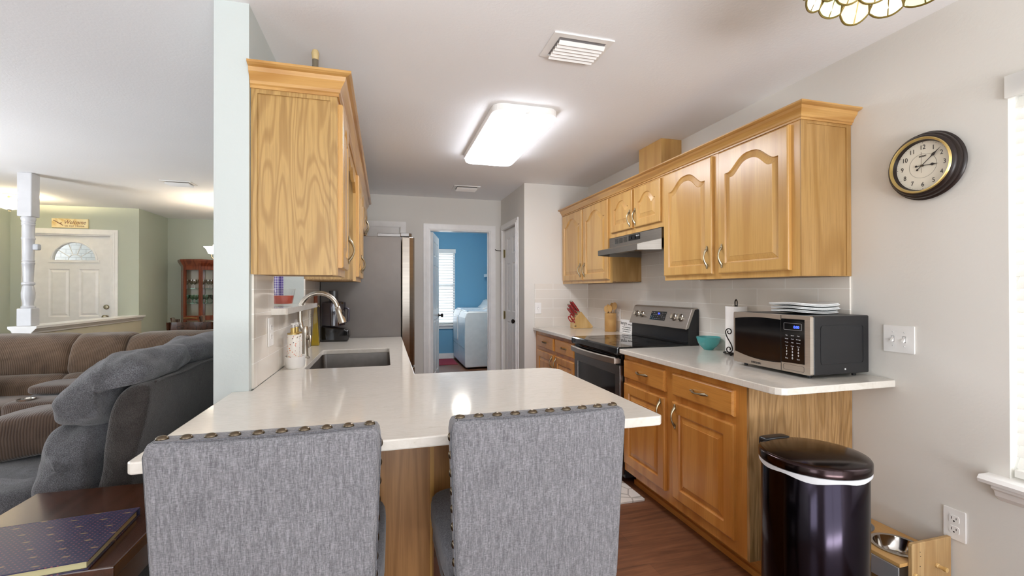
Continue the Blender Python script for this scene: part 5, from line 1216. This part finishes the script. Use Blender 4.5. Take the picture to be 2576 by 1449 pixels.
for z in (1.115, 1.34): put('glass_shelf', MB().prism(P5o(-.03), z-.006, z, 'z'), thin('shelf_glass', '#c8e4d6', .3), t)
put('brass_inlay', MB().tube([(-2.90, 7.872, .895), (-2.80, 7.842, .90), (-2.70, 7.815, .895)], .006, 6), M_gold, t)
def goblet(tall):
    if tall: pr_ = [(.001, 0), (.028, .001), (.028, .004), (.004, .008), (.004, .055), (.02, .07), (.032, .10), (.030, .135), (.0285, .135), (.030, .10), (.018, .073), (.001, .068)]
    else: pr_ = [(.001, 0), (.030, .001), (.030, .005), (.008, .012), (.010, .035), (.008, .05), (.03, .07), (.040, .095), (.040, .125), (.0385, .125), (.038, .096), (.028, .074), (.001, .064)]
    return MB().lathe(pr_, (0, 0, 0), 14)
gl_a = thin('clear_stemware', '#e6ddd2', .5); gl_b = thin('green_stemware', '#9ccbb0', .4)
for row, (z, tall, mt, kk, lb, grp) in enumerate(((1.341, True, gl_a, 7, 'clear stemmed glass on the upper shelf of the corner china cabinet', 'clear stemware'), (1.116, False, gl_b, 6, 'green footed goblet on the lower shelf of the corner china cabinet', 'green goblets'))):
    me0 = None
    for i in range(kk):
        x = -2.91+.34*i/(kk-1); y = 7.99+(.05 if i % 2 else 0)+(.03 if x < -2.88 else 0)
        if me0 is None:
            o = put('stem_glass' if tall else 'goblet', goblet(tall), mt, smooth='auto', org=(0, 0, 0)); me0 = o
        else: o = me0.copy(); COL.objects.link(o)
        o.location = (x, y, z); tag(o, lb, 'glass', grp)

# ------------------------------------------------------------------ dining chairs, chandelier, curtain
def dchair(loc, rz, lb):
    t = thing('dining_chair', lb, 'chair', (0, 0, 0), rz=1e-9, group='dark wood dining chairs')
    for sx in (-1, 1):
        put('back_post', MB().tube([(sx*.205, 0, .001), (sx*.205, .0, .45), (sx*.205, -.03, .75), (sx*.205, -.07, .975)], .018, 8), M_espr, t, smooth='auto')
        put('leg', MB().box(sx*.19-.018, sx*.19+.018, .37, .405, .001, .44), M_espr, t)
    def rail(z0, z1, nm):
        m = MB(); n = 10; vs = []
        for i in range(n+1):
            x = -.20+.40*i/n; y = -.022-.09*((z0+z1)/2-.7)-.03*(1-(x/.20)**2)
            vs += [(x, y, z0), (x, y-.018, z0), (x, y-.018, z1), (x, y, z1)]
        fs = [(0, 1, 2, 3), (4*n+3, 4*n+2, 4*n+1, 4*n)]+[(4*i+k, 4*i+(k+1) % 4, 4*i+4+(k+1) % 4, 4*i+4+k) for i in range(n) for k in range(4)]
        put(nm, m.add(vs, fs), M_espr, t)
    rail(.87, .975, 'top_rail'); rail(.62, .66, 'lower_rail')
    for i in range(3): put('back_slat', MB().box(-.11+i*.085, -.06+i*.085, -.052, -.042, .66, .87), M_espr, t)
    put('seat', MB().sbox(-.22, .22, -.01, .42, .43, .475, 8, 8), M_espr, t, smooth='auto')
    t.location = loc; t.rotation_euler = (0, 0, rz); return t
c1 = dchair((-2.36, 6.35, 0), math.radians(-62), 'dark dining chair with open back, leftmost beyond the brown sofa')
dup(c1, (-2.28, 6.95, 0), math.radians(-75), 'dark dining chair just right of and behind the leftmost one, beyond the sofa')
dup(c1, (-1.98, 5.62, 0), math.radians(0), 'dark reddish dining chair with wide curved top rail beside the white column')
t = thing('chandelier', 'dark bronze chandelier with glowing bell shade beside the white column', 'chandelier', (-1.86, 6.6, 2.44))
put('stem', MB().lathe([(.05, 2.4395), (.05, 2.42), (.008, 2.41), (.008, 1.95), (.03, 1.9), (.035, 1.80), (.015, 1.72), (.02, 1.68), (.001, 1.66)], (-1.86, 6.6, 0), 16), M_nail, t, smooth='auto')
for i in range(5):
    a = PI+i*2*PI/5; c_, s_ = math.cos(a), math.sin(a)
    q = lambda r, z: (-1.86+r*c_, 6.6+r*s_, z)
    ar = put('arm', MB().tube([q(.03, 1.80), q(.08, 1.72), q(.16, 1.67), q(.23, 1.69), q(.265, 1.74), q(.265, 1.77)], .007, 8), M_nail, t, smooth=True)
    p = q(.265, 0)
    put('bell_shade', MB().lathe([(.02, 1.775), (.035, 1.78), (.045, 1.81), (.06, 1.84), (.085, 1.862), (.082, 1.863), (.056, 1.845), (.041, 1.812), (.03, 1.786), (.001, 1.782)], (p[0], p[1], 0), 24), emit('bell_glow', '#fff2dc', 16), ar, smooth='auto')
tag(put('hanging_greenery', MB().prism([(-2.08, 2.02), (-2.04, 2.035), (-2.0, 2.02), (-2.04, 2.01)], 6.58, 6.583, 'y').prism([(-2.075, 2.045), (-2.05, 2.035), (-2.0, 2.025), (-2.03, 2.055)], 6.60, 6.603, 'y').prism([(-2.06, 1.985), (-2.03, 2.005), (-2.0, 2.01), (-2.03, 1.985)], 6.61, 6.613, 'y').prism([(-2.02, 2.05), (-2.005, 2.085), (-1.995, 2.03)], 6.60, 6.603, 'y').tube([(-2.03, 6.60, 2.02), (-1.885, 6.60, 2.03)], .003), flat('dark_leaves', '#3d4034', .6)), 'sprig of dark leaves twined on the chandelier chain by the column', 'foliage')
t = thing('floral_curtain', 'peach patterned curtain beside the corner china cabinet', 'curtain', (-2.28, 8.2, 0))
put('panel', drape(-2.445, -2.05, 8.20, .03, 1.98, 5, .022), chenille('peach_print', '#c98f74', '#e6bd9c', '#efd3b6', 12), t)
put('rod', MB().tube([(-2.5, 8.20, 2.0), (-1.4, 8.20, 2.0)], .012), M_nail, t)

# ------------------------------------------------------------------ end table and book
t = thing('end_table', 'espresso wooden end table with a photo book on it, lower left', 'table', (-.93, 1.67, 0))
put('tabletop', MB().prism([(-1.175, 1.405), (-.672, 1.405), (-.672, 1.985), (-1.175, 1.985)], .565, .60, 'z'), M_espr, t, bevel=.004)
put('apron', MB().hole_slab(rect(-1.15, -.70, 1.43, 1.96), [rect(-1.13, -.72, 1.45, 1.94)], .47, .565, 'z'), M_espr, t)
for x in (-1.148, -.742):
    for y in (1.428, 1.92): put('leg', MB().box(x, x+.045, y, y+.045, .001, .565), M_espr, t)
put('lower_shelf', MB().box(-1.14, -.71, 1.44, 1.95, .16, .18), M_espr, t)
t = thing('photo_book', 'navy patterned hardcover book lying on the end table', 'book', (-.95, 1.55, .6005))
def bookm():
    m, nt, b = _new('navy_print_cover'); v = coords(nt, (1, 1, 1)); vo = N(nt, 'ShaderNodeTexVoronoi'); vo.voronoi_dimensions = '2D'; vo.inputs['Scale'].default_value = 85; vo.inputs['Randomness'].default_value = 0
    L(nt, v, vo.inputs['Vector']); d1_ = ramp(nt, vo.outputs['Distance'], [(.16, (1, 1, 1)), (.22, (0, 0, 0))])
    v2 = N(nt, 'ShaderNodeTexVoronoi'); v2.voronoi_dimensions = '2D'; v2.inputs['Scale'].default_value = 18; v2.inputs['Randomness'].default_value = .1; L(nt, coords(nt, (.6, 1.6, 1), (0, 0, .5)), v2.inputs['Vector'])
    d2_ = ramp(nt, v2.outputs['Distance'], [(.07, (1, 1, 1)), (.12, (0, 0, 0))])
    c_ = mixc(nt, d1_, rgb('#34334d'), rgb('#7a4a55')); L(nt, mixc(nt, d2_, c_, rgb('#8f7a5c')), b.inputs['Base Color']); b.inputs['Roughness'].default_value = .3; return m
M_book = bookm()
bk = [(-.745, 1.40), (-.752, 1.695), (-1.13, 1.635), (-1.08, 1.40)]
bk = [(-.726, 1.405), (-.745, 1.700), (-1.15, 1.655), (-1.13, 1.36)]
put('back_cover', MB().prism(bk, .601, .604, 'z'), M_book, t)
put('front_cover', MB().prism(bk, .622, .625, 'z'), M_book, t)
put('pages', MB().prism(offset(bk, .006), .604, .622, 'z'), flat('page_edges', '#b9b187', .7), t)
put('spine', MB().prism([bk[1], bk[2], (bk[2][0]+.0, bk[2][1]+.006), (bk[1][0], bk[1][1]+.006)], .601, .625, 'z'), M_book, t, bevel=.002)

# ------------------------------------------------------------------ reclining loveseat (near), window light painted into its grey, seen from its back corner
from mathutils import noise as mn
def wr(p, f, k):
    q = Vector((p.x*9, p.y*5.5, p.z*9)); return k*(3.0*mn.noise(q)+1.6*mn.noise(q*2.3+Vector((3, 1, 7)))-1.6*abs(mn.noise(q*1.4+Vector((9, 2, 4)))))
t = thing('reclining_loveseat', 'chenille reclining loveseat, greyed by painted window light, with puffy headrests behind the end table', 'sofa', (-1.35, 2.95, 0))
def profile_roll(name, pf, y0, y1, mat, puff=.05, wrk=.006, n=18, k2=3.2, parent=None, lo=0):
    """closed (x,z) profile swept along y with rounded, cushion-like ends"""
    m = MB(); c = Vector((sum(p[0] for p in pf)/len(pf), sum(p[1] for p in pf)/len(pf)))
    # densify with Catmull-Rom
    d = []; q = len(pf)
    for i in range(q):
        p0, p1, p2, p3 = [Vector(pf[(i+j-1) % q]) for j in range(4)]
        for s in (0, .2, .4, .6, .8):
            d.append(.5*((2*p1)+(p2-p0)*s+(2*p0-5*p1+4*p2-p3)*s*s+(3*p1-p0-3*p2+p3)*s**3))
    K = len(d); rows = []
    for j in range(n+1):
        u = -1+2*j/n; ue = math.sin(u*PI/2)
        w = max(0, 1-abs(ue)**k2)**(1/k2) if abs(ue) < 1 else 0
        y = (y0+y1)/2+ue*(y1-y0)/2
        w = max(w, .04); row = []
        for pnt in d:
            e = pnt-c; v = Vector((c.x+e.x*(1-(1-w)*min(1, puff/max(e.length, .01))*1.0), y, c.y+e.y*(1-(1-w)*min(1, puff/max(e.length, .01)))))
            nn = Vector((e.x, 0, e.y)).normalized(); v += nn*wr(v, 1, wrk); row.append(v)
        rows.append(row)
    vs = [v for r in rows for v in r]
    fs = [(j*K+i, j*K+(i+1) % K, (j+1)*K+(i+1) % K, (j+1)*K+i) for j in range(n) for i in range(K)]
    b0 = len(vs); vs += [Vector((c.x, y0-.012, c.y)), Vector((c.x, y1+.012, c.y))]
    fs += [(i, (i+1) % K, b0) for i in range(K)]+[(n*K+i, n*K+(i+1) % K, b0+1) for i in range(K)]
    m.add(vs, fs); return put(name, m, mat, parent, smooth=True, sub=1)
head = [(-1.205, .80), (-1.215, .87), (-1.19, .94), (-1.13, 1.01), (-1.05, 1.06), (-.96, 1.078), (-.89, 1.06), (-.865, 1.00), (-.885, .955), (-.945, .955), (-1.005, .925), (-1.03, .86), (-1.035, .79), (-1.12, .765)]
lumb = [(-1.26, .52), (-1.265, .62), (-1.25, .71), (-1.215, .79), (-1.14, .81), (-1.05, .79), (-1.03, .70), (-1.04, .60), (-1.07, .50), (-1.16, .47)]
shell = [(-1.06, .45), (-1.04, .62), (-1.02, .76), (-.995, .88), (-.95, .945), (-.885, .950), (-.872, .90), (-.89, .78), (-.93, .60), (-.955, .30), (-.96, .08), (-1.08, .08)]
for a, b in ((2.045, 2.53), (2.53, 3.20), (3.20, 3.90)):
    profile_roll('headrest', head, a, b, M_chen, .10, .0085, 26, 2.5, t); profile_roll('lumbar_cushion', lumb, a, b, M_chen, .085, .0085, 24, 2.6, t)
profile_roll('back_shell', shell, 2.06, 3.90, M_chenb, .03, .002, 24, 8, t)
put('back_seam', MB().tube([(-.868, 2.1+.1*i, .952+.003*math.sin(i*1.7)) for i in range(19)], .005, 6), M_chenb, t, smooth=True)
for a, b in ((2.28, 3.02), (3.05, 3.68)): put('seat_cushion', MB().sbox(-1.95, -1.2, a, b, .28, .52, 4, 14, lambda p: p+Vector((0, 0, wr(p, 1, .004)))), M_chen, t, smooth=True)
put('seat_base', MB().box(-1.88, -1.0, 2.12, 3.88, .05, .30), M_chenb, t, bevel=.03)
put('armrest', MB().sbox(-1.98, -1.22, 2.06, 2.30, .08, .585, 5, 14, lambda p: p+Vector((0, 0, wr(p, 1, .004)))), M_chen, t, smooth=True)
put('armrest', MB().sbox(-1.98, -1.22, 3.68, 3.90, .08, .585, 5, 10), M_chen, t, smooth=True)
profile_roll('console_armrest', [(-1.95, .55), (-1.93, .62), (-1.80, .70), (-1.62, .745), (-1.48, .74), (-1.40, .70), (-1.42, .60), (-1.5, .54), (-1.75, .51)], 2.62, 2.88, M_cordd, .05, .003, 14, 3, t)

# ------------------------------------------------------------------ brown corduroy sofa
t = thing('corduroy_sofa', 'long brown corduroy sofa with cup holder console under the half wall', 'sofa', (-2.3, 4.75, 0))
def bp(x0, x1, nm='back_cushion'):
    pf = [(4.62, .60), (4.60, .69), (4.63, .82), (4.70, .915), (4.80, .945), (4.93, .93), (5.0, .85), (5.02, .60), (4.8, .55)]
    o = profile_roll(nm, pf, x0, x1, M_cord, .09, .004, 16, 5, t)
    for v in o.data.vertices: v.co = Vector((v.co.y+ORG[t].y+0-ORG[t].x, v.co.x+ORG[t].x-ORG[t].y, v.co.z))
def lp(x0, x1):
    pf = [(4.50, .40), (4.47, .50), (4.50, .59), (4.60, .635), (4.75, .62), (4.80, .5), (4.75, .38)]
    o = profile_roll('lumbar_cushion', pf, x0, x1, M_cord, .07, .004, 14, 5, t)
    for v in o.data.vertices: v.co = Vector((v.co.y+ORG[t].y+0-ORG[t].x, v.co.x+ORG[t].x-ORG[t].y, v.co.z))
for a, b in ((-3.30, -2.52), (-2.54, -2.14), (-2.16, -1.10)): bp(a, b); lp(a, b)
put('sofa_back', MB().sbox(-3.55, -1.05, 4.80, 5.20, .08, .90, 9, 14), M_cordd, t, smooth=True)
put('seat_base', MB().box(-3.3, -1.35, 4.08, 4.9, .06, .34), M_cordd, t, bevel=.04)
put('seat_cushion', MB().sbox(-3.32, -2.62, 4.04, 4.62, .30, .49, 6, 12), M_cord, t, smooth=True)
put('seat_cushion', MB().sbox(-2.12, -1.35, 4.04, 4.62, .30, .49, 6, 12), M_cord, t, smooth=True)
c_ = put('console', MB().sbox(-2.62, -2.12, 4.03, 4.60, .20, .52, 9, 12), M_cordd, t, smooth=True)
for x in (-2.50, -2.27): put('cup_holder', MB().lathe([(.048, .505), (.052, .528), (.045, .528), (.040, .50), (.001, .46)], (x, 4.12, 0), 24), M_chrome, c_, smooth='auto')
put('console_lid', MB().sbox(-2.60, -2.10, 4.22, 4.56, .52, .60, 4, 10), M_cordd, t, smooth=True)
put('armrest', MB().sbox(-3.62, -3.30, 4.02, 4.9, .08, .66, 5, 10), M_cordd, t, smooth=True)
def cush(c, h, th, ry): 
    cr_, sr_ = math.cos(ry), math.sin(ry)
    return MB().sbox(-h, h, -th, th, -h, h, 2.6, 10).xf(lambda p: (c[0]+p.x*cr_-p.z*sr_, c[1]+p.y, c[2]+p.x*sr_+p.z*cr_))
tag(put('throw_pillow', cush((-1.60, 4.38, .745), .175, .055, PI/4), flat('navy_pillow', '#283548', .9, nb=.3), smooth=True), 'navy throw pillow poking above the loveseat on the brown sofa', 'pillow')
tag(put('throw_pillow', cush((-3.0, 4.38, .67), .17, .06, .1), flat('dark_pillow', '#33302f', .9, nb=.3), smooth=True), 'dark throw pillow on the brown sofa at the left edge of the picture', 'pillow')


t = thing('laundry_fill_lamp', 'round glowing dome lamp added to brighten the laundry room, out of the picture', 'ceiling light', (1.15, 7.0, 2.44))  # unseen lamp, added because the laundry room came out too dark
put('glass_dome', MB().lathe([(.15, 2.4395), (.155, 2.42), (.13, 2.38), (.07, 2.35), (.001, 2.345)], (1.15, 7.0, 0), 32), emit('laundry_dome', '#fffaf0', 45), t, smooth='auto')
